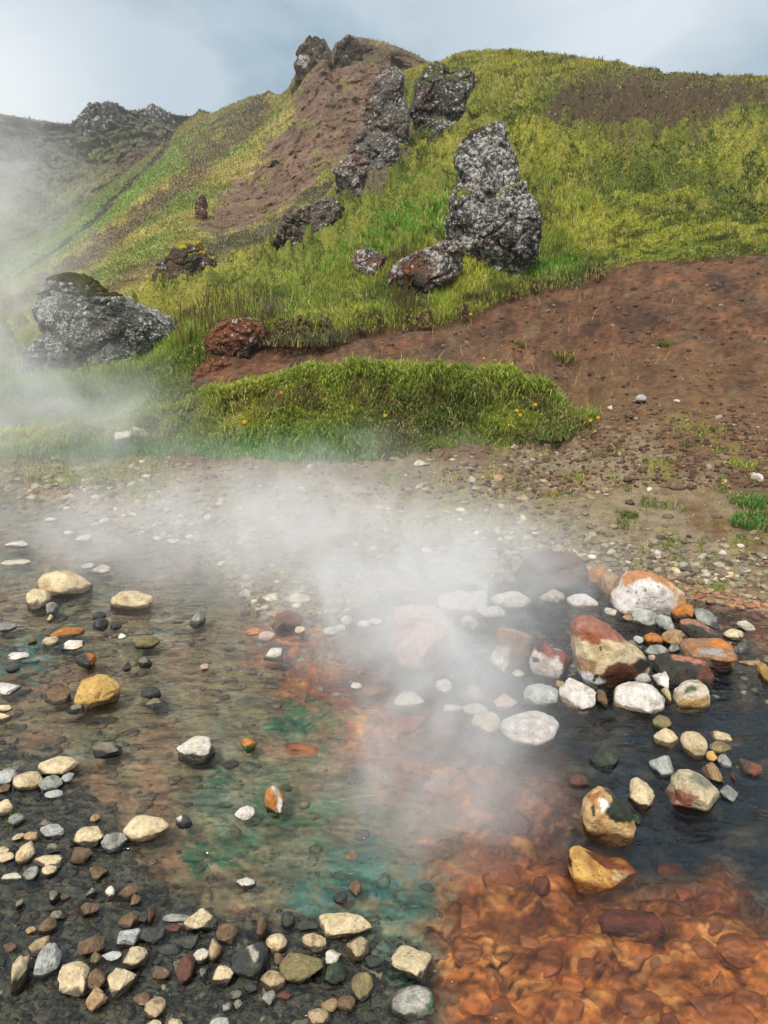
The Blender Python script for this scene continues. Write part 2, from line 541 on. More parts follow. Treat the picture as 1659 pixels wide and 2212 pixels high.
PYu, PYd, KEY = np.array(PYu), np.array(PYd), np.array(KEY)
PXu = np.broadcast_arrays(PXC[None, :], PYu)[0]
KEYu = np.broadcast_arrays(KEY[:, None], PYu)[0]
Pu = at_y(PXu, PYu, PYd)

TURFPOLY = [(170, 1003), (230, 940), (330, 888), (430, 845), (550, 795), (650, 765), (900, 755), (1100, 770), (1190, 815), (1205, 868), (1250, 862),
            (1292, 900), (1245, 935), (1180, 958), (1000, 968), (900, 990), (700, 999), (400, 992), (250, 990)]
LEFTPOLY = [(-1000, 1010), (120, 985), (240, 960), (330, 890), (420, 850), (400, 820), (430, 790), (440, 700), (440, 600), (-1000, 700)]
HEATH = [(1160, 262), (1200, 225), (1250, 165), (1400, 152), (1659, 172), (1750, 172), (1750, 220), (1659, 222), (1560, 255), (1480, 285), (1340, 290)]
LUSH = [(985, 380), (965, 510), (850, 560), (720, 590), (600, 610), (430, 650), (380, 640), (560, 590), (640, 545), (760, 480), (880, 420)]
LUSH2 = [(1140, 560), (1260, 560), (1250, 600), (1130, 610)]
YELLOW = [(1120, 300), (1250, 300), (1350, 330), (1200, 400), (1130, 380)]


def grass_mask(key, px, py):
    w = nz2(px, py, 40, 41) * 26
    up = sstep(4.6, 5.0, key + 0.03 * w * sstep(1000, 1200, px) + 0.012 * w)
    turf = sstep(-6, 6, sdist(TURFPOLY, px, py) + w * 0.8 + 30 * nz2(px, py, 16, 44)) * sstep(0.98, 1.02, key) * sstep(3.05, 2.8, key)
    left = sstep(-8, 8, sdist(LEFTPOLY, px, py) + w) * sstep(0.9, 1.0, key)
    return np.clip(np.maximum(np.maximum(up, turf), left), 0, 1)


gm = grass_mask(KEYu, PXu, PYu)
heath = sstep(-40, 30, sdist(HEATH, PXu, PYu) + nz2(PXu, PYu, 45, 50, 4) * 90) * (KEYu >= 5)
apron = sstep(-8, 8, sdist([(700, 425), (745, 345), (790, 285), (880, 250), (900, 300), (880, 380), (850, 415), (780, 425)], PXu, PYu) + nz2(PXu, PYu, 25, 53) * 25) * (KEYu >= 5)
P0 = Pu.copy()
far = sstep(5.0, 5.6, KEYu)
n_big = fbm(P0 * np.array([0.28, 0.28, 0.3]), 4, 60)
n_mid = fbm(P0 * np.array([1.1, 1.1, 0.6]), 4, 61)
n_fin = fbm(P0 * np.array([5, 5, 3]), 4, 62)
fade_top = sstep(6.0, 5.85, KEYu)
dz = gm * (0.10 * n_fin + 0.20 * n_mid * (0.35 + far)) + (1 - gm) * (0.035 * n_fin + 0.14 * fbm(P0 * 0.9, 5, 65) + 0.02 * fbm(P0 * 22, 3, 64)) * sstep(0.1, 1.3, KEYu)
dz += far * 0.55 * n_big * fade_top + (KEYu < 1.2) * 0.02 * fbm(P0 * 9, 3, 63) * sstep(0, .2, KEYu)
bil = np.abs(perlin(P0 * np.array([1.6, 1.6, 1.3]), 66)) + 0.5 * np.abs(perlin(P0 * np.array([3.4, 3.4, 2.6]), 67))
dz += far * gm * fade_top * 0.75 * (bil - 0.3)
terr = np.abs(((P0[..., 2] * 1.7 + n_mid * 0.7) % 1.0) - 0.5)
dz += far * fade_top * gm * 0.40 * (np.abs(((P0[..., 2] * 1.15 - P0[..., 0] * 0.10 + n_mid * 0.5 + n_big * 0.8) % 1.0) - 0.5) - 0.25) * sstep(-0.2, 0.2, n_big + 0.1)
Pu[..., 2] += dz
dz = 0
Pu[..., 2] += gm * sstep(0.98, 1.3, KEYu) * sstep(3.0, 2.2, KEYu) * 0.07 * (np.abs(perlin(P0 * np.array([2.4, 2.4, 1.0]), 68)) * 2 - 0.5)
bank = sstep(0.98, 1.2, KEYu) * sstep(2.05, 1.7, KEYu) * gm      # bulging face of the turf bank
Pu[..., 1] += -bank * (0.16 * n_mid + 0.12 * n_fin) * 1.6
# colours
soil = lin((116, 116, 52))
dirt = lin((100, 70, 48))
dirt2 = lin((70, 50, 38))
grav = lin((136, 122, 96))
Cu = np.zeros(PXu.shape + (3,)) + dirt
dn = nz2(PXu, PYu, 120, 70, 4)[..., None]
Cu = Cu + sstep(0.0, 0.3, dn) * (dirt2 - Cu) + sstep(0.1, 0.35, -dn) * (lin((116, 80, 54)) - Cu)
foot = nz2(PXu, PYu, 50, 78, 4)[..., None]
Cu = Cu + sstep(0.1, 0.3, foot) * 0.6 * (lin((92, 78, 58)) - Cu)
finev = nz2(PXu, PYu, 14, 79, 4)[..., None]
Cu = Cu * np.clip(1 + 0.9 * finev + 0.9 * nz2(PXu * .9 + PYu * .5, PYu, 34, 76, 4)[..., None] + 0.5 * nz2(PXu, PYu, 7, 74, 2)[..., None], .4, 1.8)
low_d = (sstep(700, 900, PYu + nz2(PXu, PYu, 100, 75) * 120) * (PXu > 700))[..., None]
Cu = Cu + low_d * (lin((112, 88, 62)) - Cu) * 0.75
gz = sstep(1.25, 0.75, KEYu + nz2(PXu, PYu, 80, 71) * 0.9 + np.clip((PXu - 1250) / 420, 0, 1) * 0.7)[..., None]
Cu = Cu + gz * (grav - Cu) * 0.85
olive = (sstep(0.05, 0.3, nz2(PXu, PYu, 110, 77, 4)) * (KEYu < 1.05))[..., None]
Cu = Cu + olive * 0.6 * (lin((124, 116, 58)) - Cu)
sv = nz2(PXu, PYu, 150, 72, 4)[..., None]
gcol = soil + sstep(0, .3, sv) * (lin((138, 132, 60)) - soil) + sstep(0.05, .3, -sv) * (lin((84, 92, 42)) - soil)
Cu = Cu + gm[..., None] * (gcol - Cu)
Cu = Cu + heath[..., None] * (lin((80, 66, 50)) - Cu)
Cu = Cu + apron[..., None] * (lin((104, 92, 80)) - Cu)
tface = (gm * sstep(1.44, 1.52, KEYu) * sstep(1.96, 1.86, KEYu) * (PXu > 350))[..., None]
Cu = Cu + tface * 0.8 * (lin((64, 54, 34)) - Cu)  # dark soil and roots, with the shade of the overhung recess painted in
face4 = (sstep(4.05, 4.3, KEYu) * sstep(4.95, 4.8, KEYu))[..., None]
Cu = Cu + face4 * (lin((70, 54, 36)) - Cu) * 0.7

P_all = np.concatenate([Pf, Pu])
PX_all = np.concatenate([PXf, PXu])
PY_all = np.concatenate([PYf, PYu])
KEY_all = np.concatenate([np.broadcast_to((tt - 1)[:, None], PYf.shape), KEYu])
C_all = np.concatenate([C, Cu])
W_all = np.concatenate([wet_f, 0.25 * sstep(0.35, 0.0, KEYu)])
NR = len(P_all)
NRF = NF


def grid_faces(nr, nc):
    i, j = np.meshgrid(np.arange(nr - 1), np.arange(nc - 1), indexing='ij')
    a = (i * nc + j).ravel()
    return np.stack([a, a + 1, a + nc + 1, a + nc], -1)


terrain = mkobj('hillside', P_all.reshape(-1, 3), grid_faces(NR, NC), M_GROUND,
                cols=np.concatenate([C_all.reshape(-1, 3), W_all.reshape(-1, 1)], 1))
tag(terrain, 'stream bed, gravel bank, bare brown trail and grassy hillside', 'hillside', kind='structure')


def ground_at(px, py, front=True):
    """terrain point under a pixel (foreground rows first)"""
    j = int(np.clip(np.searchsorted(PXC, px), 0, NC - 1))
    col = PY_all[:, j]
    below = np.where((col[:-1] >= py) & (col[1:] < py))[0]
    if len(below) == 0:
        return P_all[NR - 12, j]
    i = below[0]
    s = (col[i] - py) / max(col[i] - col[i + 1], 1e-6)
    return P_all[i, j] * (1 - s) + P_all[i + 1, j] * s


# ------------------------------------------------------------------ far slopes
def far_sheet(name, cols, base, ridge, rows, color_fn, disp, label, gamma=1.0, back=(200, 30)):
    bp, by = curve(base, cols)
    r_p, r_y = curve(ridge, cols)
    s = np.linspace(0, 1, rows)[:, None]
    ker = np.hanning(91)
    ker /= ker.sum()
    sm = np.convolve(np.concatenate([np.full(45, r_p[0]), r_p, np.full(45, r_p[-1])]), ker, 'same')[45:-45]
    py = bp + (sm + (r_p - sm) * s ** 7 - bp) * s
    yy = 1 / ((1 / by) * (1 - s) + (1 / r_y) * s)
    py = np.concatenate([py, (r_p + 15)[None], (r_p + back[0])[None]])
    yy = np.concatenate([yy, (r_y + 6)[None], (r_y + back[1])[None]])
    px = np.broadcast_arrays(cols[None, :], py)[0]
    P = at_y(px, py, yy)
    ss = np.concatenate([s[:, 0], [1, 1]])[:, None] * np.ones_like(px)
    P = disp(P, px, py, ss)
    Cc = color_fn(P, px, py, ss)
    o = mkobj(name, P.reshape(-1, 3), grid_faces(*px.shape), M_FAR, cols=Cc.reshape(-1, 3))
    tag(o, label, 'slope', kind='structure')
    return P, px, py


SCREE = [(690, 80), (705, 80), (715, 100), (725, 85), (760, 74), (900, 122), (960, 140), (960, 330), (820, 320), (760, 330), (690, 380), (640, 425), (570, 475),
         (500, 500), (440, 505), (430, 470), (480, 420), (560, 340), (600, 290), (635, 225), (668, 150)]
SCREE2 = [(440, 520), (600, 480), (650, 420), (720, 380), (720, 430), (640, 450), (580, 520), (480, 560), (400, 560)]


def stripe(px, py, pts, w):
    p = np.array(pts, float)
    d = np.full(px.shape, 1e9)
    for (ax, ay), (bx, by) in zip(p[:-1], p[1:]):
        t = np.clip(((px - ax) * (bx - ax) + (py - ay) * (by - ay)) / ((bx - ax) ** 2 + (by - ay) ** 2), 0, 1)
        d = np.minimum(d, np.hypot(px - ax - t * (bx - ax), py - ay - t * (by - ay)))
    return sstep(w, w * 0.4, d + nz2(px, py, 30, 88) * w * 1.2)


def colB(P, px, py, s):
    n = fbm(P * 0.12, 4, 80)[..., None]
    C = np.zeros(px.shape + (3,)) + lin((150, 142, 74))
    C = C + sstep(0, .25, n) * (lin((118, 128, 60)) - C) + sstep(0.02, .3, -n) * (lin((164, 150, 88)) - C)
    br = sstep(-15, 15, sdist([(330, 335), (400, 290), (390, 330), (250, 470), (100, 570), (0, 620), (0, 560), (120, 480), (240, 395)], px, py))[..., None]
    C = C + br * (lin((122, 142, 66)) - C)
    st1 = stripe(px, py, [(372, 290), (345, 335), (290, 385), (200, 475), (110, 545), (40, 590)], 7)[..., None]
    C = C + st1 * (lin((84, 78, 62)) - C)
    st2 = stripe(px, py, [(560, 235), (480, 310), (400, 385), (300, 470), (200, 545), (100, 610), (0, 680), (-100, 740)], 26)[..., None]
    C = C + st2 * 0.85 * (lin((112, 96, 72)) - C)
    st3 = stripe(px, py, [(330, 570), (240, 620), (150, 690), (50, 760)], 24)[..., None]
    C = C + st3 * 0.7 * (lin((124, 104, 80)) - C)
    st4 = stripe(px, py, [(560, 225), (500, 245), (450, 290), (400, 330)], 16)[..., None]
    C = C + st4 * 0.6 * (lin((104, 98, 78)) - C)
    sc = sstep(-10, 10, sdist(SCREE, px, py) + nz2(px, py, 40, 90, 4) * 40)[..., None]
    C = C + sc * (lin((116, 92, 74)) - C)
    mossy = (sc[..., 0] * sstep(0.12, 0.3, nz2(px, py, 60, 93, 4)))[..., None]
    C = C + mossy * 0.65 * (lin((110, 104, 52)) - C)
    rk = (sstep(0.1, 0.35, fbm(P * 0.35, 4, 99, True)) * sstep(0.75, 1, s))[..., None]
    C = C + rk * 0.6 * (lin((80, 74, 62)) - C)
    s2 = sstep(-10, 10, sdist(SCREE2, px, py) + nz2(px, py, 30, 91) * 30)[..., None]
    C = C + s2 * 0.8 * (lin((84, 80, 66)) - C)
    hi = (sstep(0.86, 1.0, s) * (px < 560))[..., None]
    C = C + hi * 0.6 * (lin((96, 92, 66)) - C)
    return C


def dispB(P, px, py, s):
    keep = sstep(1.0, 0.93, s)
    r = fbm(P * np.array([0.09, 0.09, 0.06]), 5, 101, True)
    n = fbm(P * 0.5, 4, 102)
    sc = sstep(-20, 20, sdist(SCREE, px, py))
    up = sstep(0.25, 0.8, s)
    # spur: the scree face leans away on both sides of its ridge line
    P = P.copy()
    P[..., 1] += keep * ((r - 0.3) * 3.0 * (0.35 + sc) * up + n * 0.9)
    P[..., 1] += (0.2 + sc) * keep * (0.25 * fbm(P * 0.7, 4, 105, True) + 0.5 * fbm(P * np.array([2.2, 2.2, 1.6]), 3, 106))
    P[..., 2] += n * 0.35 * (0.4 + sc) * (0.3 + keep)
    g = sstep(0.15, 0.45, fbm(P * np.array([0.5, 0.18, 0.10]), 4, 104, True))
    P[..., 1] += sc * keep * g * 0.7
    return P


colsB = np.concatenate([np.arange(-1000, -60, 20), np.arange(-60, 1010, 3)]).astype(float)
baseB = [(-1000, 900, 22), (0, 765, 22), (300, 690, 26), (600, 570, 33), (700, 480, 36), (800, 380, 44), (900, 240, 52), (1010, 190, 56)]
ridgeB = [(-1000, 1000, 60), (-400, 800, 70), (-100, 615, 85), (0, 556, 95), (120, 480, 103), (240, 396, 108), (350, 312, 113), (398, 264, 115), (420, 250, 115),
          (430, 237, 115), (445, 242, 115), (460, 245, 114), (500, 226, 110), (540, 210, 104), (575, 203, 98), (580, 197, 97), (590, 204, 96), (604, 206, 95), (620, 195, 92),
          (632, 172, 90), (645, 150, 88), (660, 122, 85), (672, 112, 84), (682, 92, 83), (692, 83, 82), (704, 87, 82), (713, 108, 83), (718, 110, 84), (724, 92, 82), (738, 86, 81),
          (755, 77, 80), (780, 80, 79), (800, 85, 78), (830, 93, 77), (860, 101, 76), (890, 114, 76), (915, 126, 75), (960, 160, 74), (1010, 210, 72)]
PB, PXB, PYB = far_sheet('mountain_slope', colsB, baseB, ridgeB, 260, colB, dispB, 'brown scree peak with striped yellow green slope on its left')


def colC(P, px, py, s):
    n = fbm(P * 0.06, 5, 110)[..., None]
    C = np.zeros(px.shape + (3,)) + lin((96, 92, 58))
    C = C + sstep(0, .25, n) * (lin((112, 116, 62)) - C) + sstep(0.02, .3, -n) * (lin((88, 74, 56)) - C)
    rk = sstep(0.15, 0.4, fbm(P * np.array([0.15, 0.15, 0.3]), 4, 111, True) * sstep(0.35, 0.9, s))[..., None]
    C = C + rk * 0.5 * (lin((92, 90, 84)) - C)
    return C


def dispC(P, px, py, s):
    keep = sstep(1.0, 0.95, s)
    r = fbm(P * np.array([0.05, 0.05, 0.04]), 5, 121, True)
    P = P.copy()
    P[..., 1] += keep * (r - 0.3) * 8 * sstep(0.2, 0.7, s)
    P[..., 1] += keep * (5 * fbm(P * 0.3, 4, 123, True) * (0.4 + sstep(0.4, 1, s)))
    P[..., 2] += fbm(P * 0.25, 4, 122) * 1.4 * (0.3 + keep)
    return P


colsC = np.concatenate([np.arange(-1000, -60, 20), np.arange(-60, 620, 3)]).astype(float)
baseC = [(-1000, 1000, 100), (0, 640, 122), (250, 460, 132), (420, 330, 136), (620, 300, 130)]
ridgeC = [(-1000, 120, 190), (-300, 205, 190), (0, 245, 195), (80, 260, 195), (150, 268, 195), (166, 256, 190), (180, 236, 188), (192, 228, 188), (240, 222, 187), (252, 226, 187), (270, 236, 187),
          (285, 240, 187), (310, 235, 186), (328, 227, 186), (345, 234, 186), (365, 243, 185), (400, 250, 184), (500, 262, 180), (620, 330, 170)]
PC, PXCc, PYCc = far_sheet('mountain_slope', colsC, baseC, ridgeC, 170, colC, dispC, 'dark olive far slope below the craggy ridge', back=(260, 60))

# base sheet out to the horizon, below everything
gx = np.linspace(-400, 400, 41)
gp = np.stack(np.meshgrid(gx, gx + 150, indexing='xy'), -1).reshape(-1, 2)
o = mkobj('ground', np.concatenate([gp, np.full((len(gp), 1), -0.75)], 1), grid_faces(41, 41), M_GROUND,
          cols=np.tile(np.append(lin((96, 84, 62)), 0.0), (len(gp), 1)))
tag(o, 'flat earth below the hills reaching the horizon', 'ground', kind='structure')

# ------------------------------------------------------------------ water
m = bpy.data.materials.new('stream_water')
t = NT(m)
out = t.n('ShaderNodeOutputMaterial')
geo = t.n('ShaderNodeNewGeometry')
mp = t.n('ShaderNodeMapping')
mp.inputs['Scale'].default_value = (0.7, 1.3, 1)
mp.inputs['Rotation'].default_value = (0, 0, 0.25)
t.l(geo.outputs['Position'], mp.inputs['Vector'])
na = t.noise(mp.outputs[0], 6, 3, 0.5, 0.8)
nb = t.noise(mp.outputs[0], 24, 3, 0.55, 0.6)
hgt = t.math('ADD', na.outputs[0], t.math('MULTIPLY', nb.outputs[0], 0.3))
b = t.n('ShaderNodeBump')
b.inputs['Strength'].default_value = 0.8
b.inputs['Distance'].default_value = 0.05
t.l(hgt, b.inputs['Height'])
gl = t.n('ShaderNodeBsdfGlossy')
gl.inputs['Roughness'].default_value = 0.04
t.l(b.outputs[0], gl.inputs['Normal'])
fr = t.n('ShaderNodeFresnel')
fr.inputs['IOR'].default_value = 1.4
t.l(b.outputs[0], fr.inputs['Normal'])
tr = t.n('ShaderNodeBsdfTransparent')
tr.inputs['Color'].default_value = (0.93, 0.96, 0.95, 1)
mx = t.n('ShaderNodeMixShader')
t.l(fr.outputs[0], mx.inputs[0])
t.l(tr.outputs[0], mx.inputs[1])
t.l(gl.outputs[0], mx.inputs[2])
t.l(mx.outputs[0], out.inputs[0])
wv = np.array([(-9, 0.3, 0), (9, 0.3, 0), (9, 6.8, 0), (-9, 6.8, 0)], float)
w = mkobj('water', wv, np.array([[0, 1, 2, 3]]), m)
tag(w, 'shallow clear hot stream water', 'water', kind='structure')

# ------------------------------------------------------------------ stones of the stream
REG = {5: (0, 1042.3, .3968), 6: (1000.6, 1124.6, .3968), 7: (0, 1590.9, .5), 8: (829.5, 1590.9, .5), 'C': (493.7, 932.6, .3968), 'S': (0, 1865.3, .2976), 'D': (0, 0, 1)}
# palette: dry colour, second colour, low stain colour, stain line (0 waterline .. 1 top), wetness below the line
PAL = {
    'cream': ((206, 186, 148), (186, 160, 118), (92, 78, 58), 0.30, .8),
    'creamtop': ((206, 186, 148), (190, 168, 128), (66, 60, 48), 0.55, .9),
    'pale': ((200, 190, 172), (176, 162, 142), (104, 92, 78), 0.22, .8),
    'white': ((214, 206, 196), (190, 178, 164), (124, 106, 84), 0.16, .8),
    'whitetop': ((212, 204, 188), (196, 180, 150), (58, 54, 46), 0.5, .9),
    'yellow': ((196, 160, 92), (176, 132, 66), (74, 58, 36), 0.2, .8),
    'grey': ((146, 144, 134), (118, 116, 108), (62, 62, 56), 0.3, .8),
    'greywhite': ((176, 176, 168), (150, 150, 142), (70, 70, 62), 0.15, .8),
    'dark': ((58, 60, 56), (84, 80, 70), (32, 34, 34), 0.35, .9),
    'darktop': ((128, 120, 100), (96, 90, 76), (34, 34, 32), 0.6, .9),
    'brown': ((104, 82, 60), (126, 102, 74), (58, 48, 36), 0.3, .9),
    'browntop': ((174, 152, 118), (126, 102, 74), (70, 56, 42), 0.5, .9),
    'orange': ((180, 118, 56), (150, 88, 42), (62, 44, 30), 0.3, .9),
    'tan': ((172, 142, 104), (150, 116, 78), (90, 68, 48), 0.3, .8),
    'olive': ((120, 108, 72), (146, 128, 88), (62, 58, 42), 0.3, .9),
    'red': ((100, 66, 52), (90, 60, 48), (60, 34, 30), 0.3, .9),
    'redwhite': ((196, 184, 172), (150, 58, 44), (54, 40, 36), 0.15, .9),
    'darkred': ((88, 68, 56), (112, 86, 68), (52, 46, 42), 0.3, .8),
    'pink': ((190, 160, 146), (168, 134, 120), (110, 84, 72), 0.2, .8),
    'green': ((46, 58, 44), (78, 84, 58), (24, 30, 26), 0.3, .95),
    'sunk': ((164, 96, 48), (140, 76, 40), (150, 82, 42), 0.0, .3),
    'sunkred': ((112, 56, 34), (92, 48, 32), (96, 48, 32), 0.0, .3),
    'sunkdark': ((60, 62, 60), (80, 76, 66), (50, 50, 48), 0.0, .3),
    'sunkpale': ((178, 124, 92), (160, 110, 80), (150, 100, 70), 0.0, .3),
}


def unit_rock(shape, seed, level=4):
    V, F = ico(level)
    rg = np.random.default_rng(seed)
    V = V.copy()
    off = rg.uniform(-50, 50, 3)
    if shape in 'af':
        for k in range(15 if shape == 'a' else 10):
            n = rg.normal(size=3)
            n /= np.linalg.norm(n)
            d = rg.uniform(0.52, 0.86)
            ex = np.maximum(V @ n - d, 0)
            V -= n * (ex * 0.92)[:, None]
        bq = worley(V * 1.5 + off + fbm(V * 3 + off, 2, seed)[:, None] * .3, seed)
        V *= (1 + 0.12 * (bq[2] - .5) * sstep(0, .12, bq[1] - bq[0]) - 0.03 * sstep(.08, 0, bq[1] - bq[0]))[:, None]
        V *= (1 + 0.10 * fbm(V * 1.6 + off, 3, seed) + 0.045 * fbm(V * 5 + off, 3, seed + 9))[:, None]
    else:
        V *= (1 + 0.30 * fbm(V * 0.9 + off, 2, seed) + 0.05 * fbm(V * 4 + off, 3, seed + 9))[:, None]
        for k in range(7):
            n = rg.normal(size=3)
            n /= np.linalg.norm(n)
            ex = np.maximum(V @ n - rg.uniform(0.62, 0.9), 0)
            V -= n * (ex * 0.8)[:, None]
        V *= (1 + 0.05 * fbm(V * 5 + off, 4, seed + 19))[:, None]
    return V, F


def fit_stone(V, box, level, flat, bury, roll, sunk):
    """scale and move a rough unit stone so that what stands above the water/ground fills the pixel box"""
    x0, y0, x1, y1 = box
    a = np.radians(roll)
    V = V @ np.array([[math.cos(a), 0, math.sin(a)], [0, 1, 0], [-math.sin(a), 0, math.cos(a)]])
    yaw = 0.0
    tx, ty = (x0 + x1) / 2, (y0 + y1) / 2
    base = at_z(tx, ty, level)
    dist = base[1] * CP + (CAMH - level) * SP
    sx = (x1 - x0) / 2 / FPX * dist
    e = math.atan2(CAMH - level, base[1])
    hv = (y1 - y0) / 2 / FPX * dist
    sz = hv / math.sqrt((math.sin(e) / flat) ** 2 + math.cos(e) ** 2)
    sy = sz / flat
    cpx, cpy = tx, ty
    for it in range(7):
        zc = level + sz * bury
        c = at_z(cpx, cpy, zc)
        W = V * np.array([sx, sy, sz]) + c
        vis = W[W[:, 2] > level] if not sunk else W
        if len(vis) < 10: vis = W
        u, v = project(vis)
        w_, h_ = u.max() - u.min(), v.max() - v.min()
        fx, fy = (x1 - x0) / w_, (y1 - y0) / h_
        sx *= fx
        sy *= fy
        sz *= fy
        cpx += tx - (u.max() + u.min()) / 2
        cpy += ty - (v.max() + v.min()) / 2
    W = V * np.array([sx, sy, sz]) + at_z(cpx, cpy, level + sz * bury)
    return W


def paint_stone(W, pal, level, seed, size):
    A, B, S, line, wet = PAL[pal]
    A, B, S = lin(A), lin(B), lin(S)
    rg = np.random.default_rng(seed + 500)
    g = 1 + rg.uniform(-0.12, 0.10)
    A, B = A * g, B * g * (1 + rg.uniform(-.1, .1))
    q = W / size
    n = fbm(q * 2.2 + seed, 4, seed)
    C = A + (sstep(-0.05, 0.35, n))[:, None] * (B - A)
    sp = fbm(q * 9 + seed, 3, seed + 3)
    C = C * (1 + 0.35 * sp)[:, None]
    zt = W[:, 2].max()
    h = (W[:, 2] - level) / max(zt - level, 1e-4)
    if line > 0:
        lim = line + 0.34 * fbm(q * 1.5 + seed * 1.7, 4, seed + 6) + 0.25 * fbm(q * 5, 3, seed + 8) * 0.5
        s = sstep(0.09, -0.05, h - lim)
    else:
        s = np.zeros(len(W))
    C = C + s[:, None] * (S - C)
    if pal == 'redwhite':
        r = sstep(0.0, 0.2, fbm(q * 1.4 + 5, 3, seed + 20) + 0.25 * (h - 0.45))
        C = C + r[:, None] * (lin((122, 60, 48)) * (1 + 0.3 * sp)[:, None] - C)
    return np.concatenate([np.clip(C, 0.004, 0.8), (0.1 + (wet - 0.1) * s)[:, None]], 1)


COUNT = [0]


def stone(reg, x0, y0, x1, y1, pal, shape, label, flat=None, bury=None, roll=0, sunk=False, paints=None, group=None, cat=None, level=None, lv=4):
    COUNT[0] += 1
    seed = COUNT[0] * 7 + 3
    ox, oy, k = REG[reg]
    box = (ox + x0 * k, oy + y0 * k, ox + x1 * k, oy + y1 * k)
    gpos = ground_at((box[0] + box[2]) / 2, box[3])
    if sunk:
        lev = gpos[2] - 0.01
    else:
        lev = max(0.0, gpos[2] - 0.004) if level is None else level
    flat = flat or {'r': 0.72, 'a': 0.75, 'f': 0.42}[shape]
    bury = bury if bury is not None else {'r': 0.2, 'a': 0.2, 'f': 0.1}[shape]
    if sunk: bury = 0.1
    if box[2] - box[0] > 45: lv = 5
    V, F = unit_rock(shape, seed, lv)
    if sunk: V = V * (1 + 0.05 * fbm(V * 6 + seed, 4, seed))[:, None]
    W = fit_stone(V, box, lev, flat, bury, roll, sunk)
    if sunk:                                      # keep the top just under the surface
        over = W[:, 2].max() + 0.012
        if over > 0: W[:, 2] -= over
    size = (W.max(0) - W.min(0)).mean()
    C = paint_stone(W, pal, lev, seed, size)
    if paints:
        u, v = project(W)
        u = (u - ox) / k
        v = (v - oy) / k
        nn = fbm(W / size * 4, 4, seed + 40) * 0.16 * (x1 - x0)
        for poly, colr, soft in paints:
            mk = sstep(-soft, soft, sdist(poly, u, v) + nn)
            C[:, :3] += mk[:, None] * (lin(colr) * (1 + 0.3 * fbm(W / size * 8, 3, seed + 41))[:, None] - C[:, :3])
    name = 'boulder' if (box[2] - box[0]) > 75 else 'stone'
    base = W.mean(0)
    base[2] = max(W[:, 2].min(), lev - 0.02)
    mat = M_PUMICE if pal in ('yellow', 'pumice') else M_STONE
    if sunk: mat = M_ALGAE
    o = mkobj(name, W, F, mat, cols=C, origin=base)
    tag(o, label, cat or name, group)
    return o


GL = 'stones in the brown left shallows'
GR = 'stones around the steaming hot pool'
GB = 'stones on the dark gravel bar'
GS = 'stones sunk in the orange water'
GK = 'stones on the wet far bank'

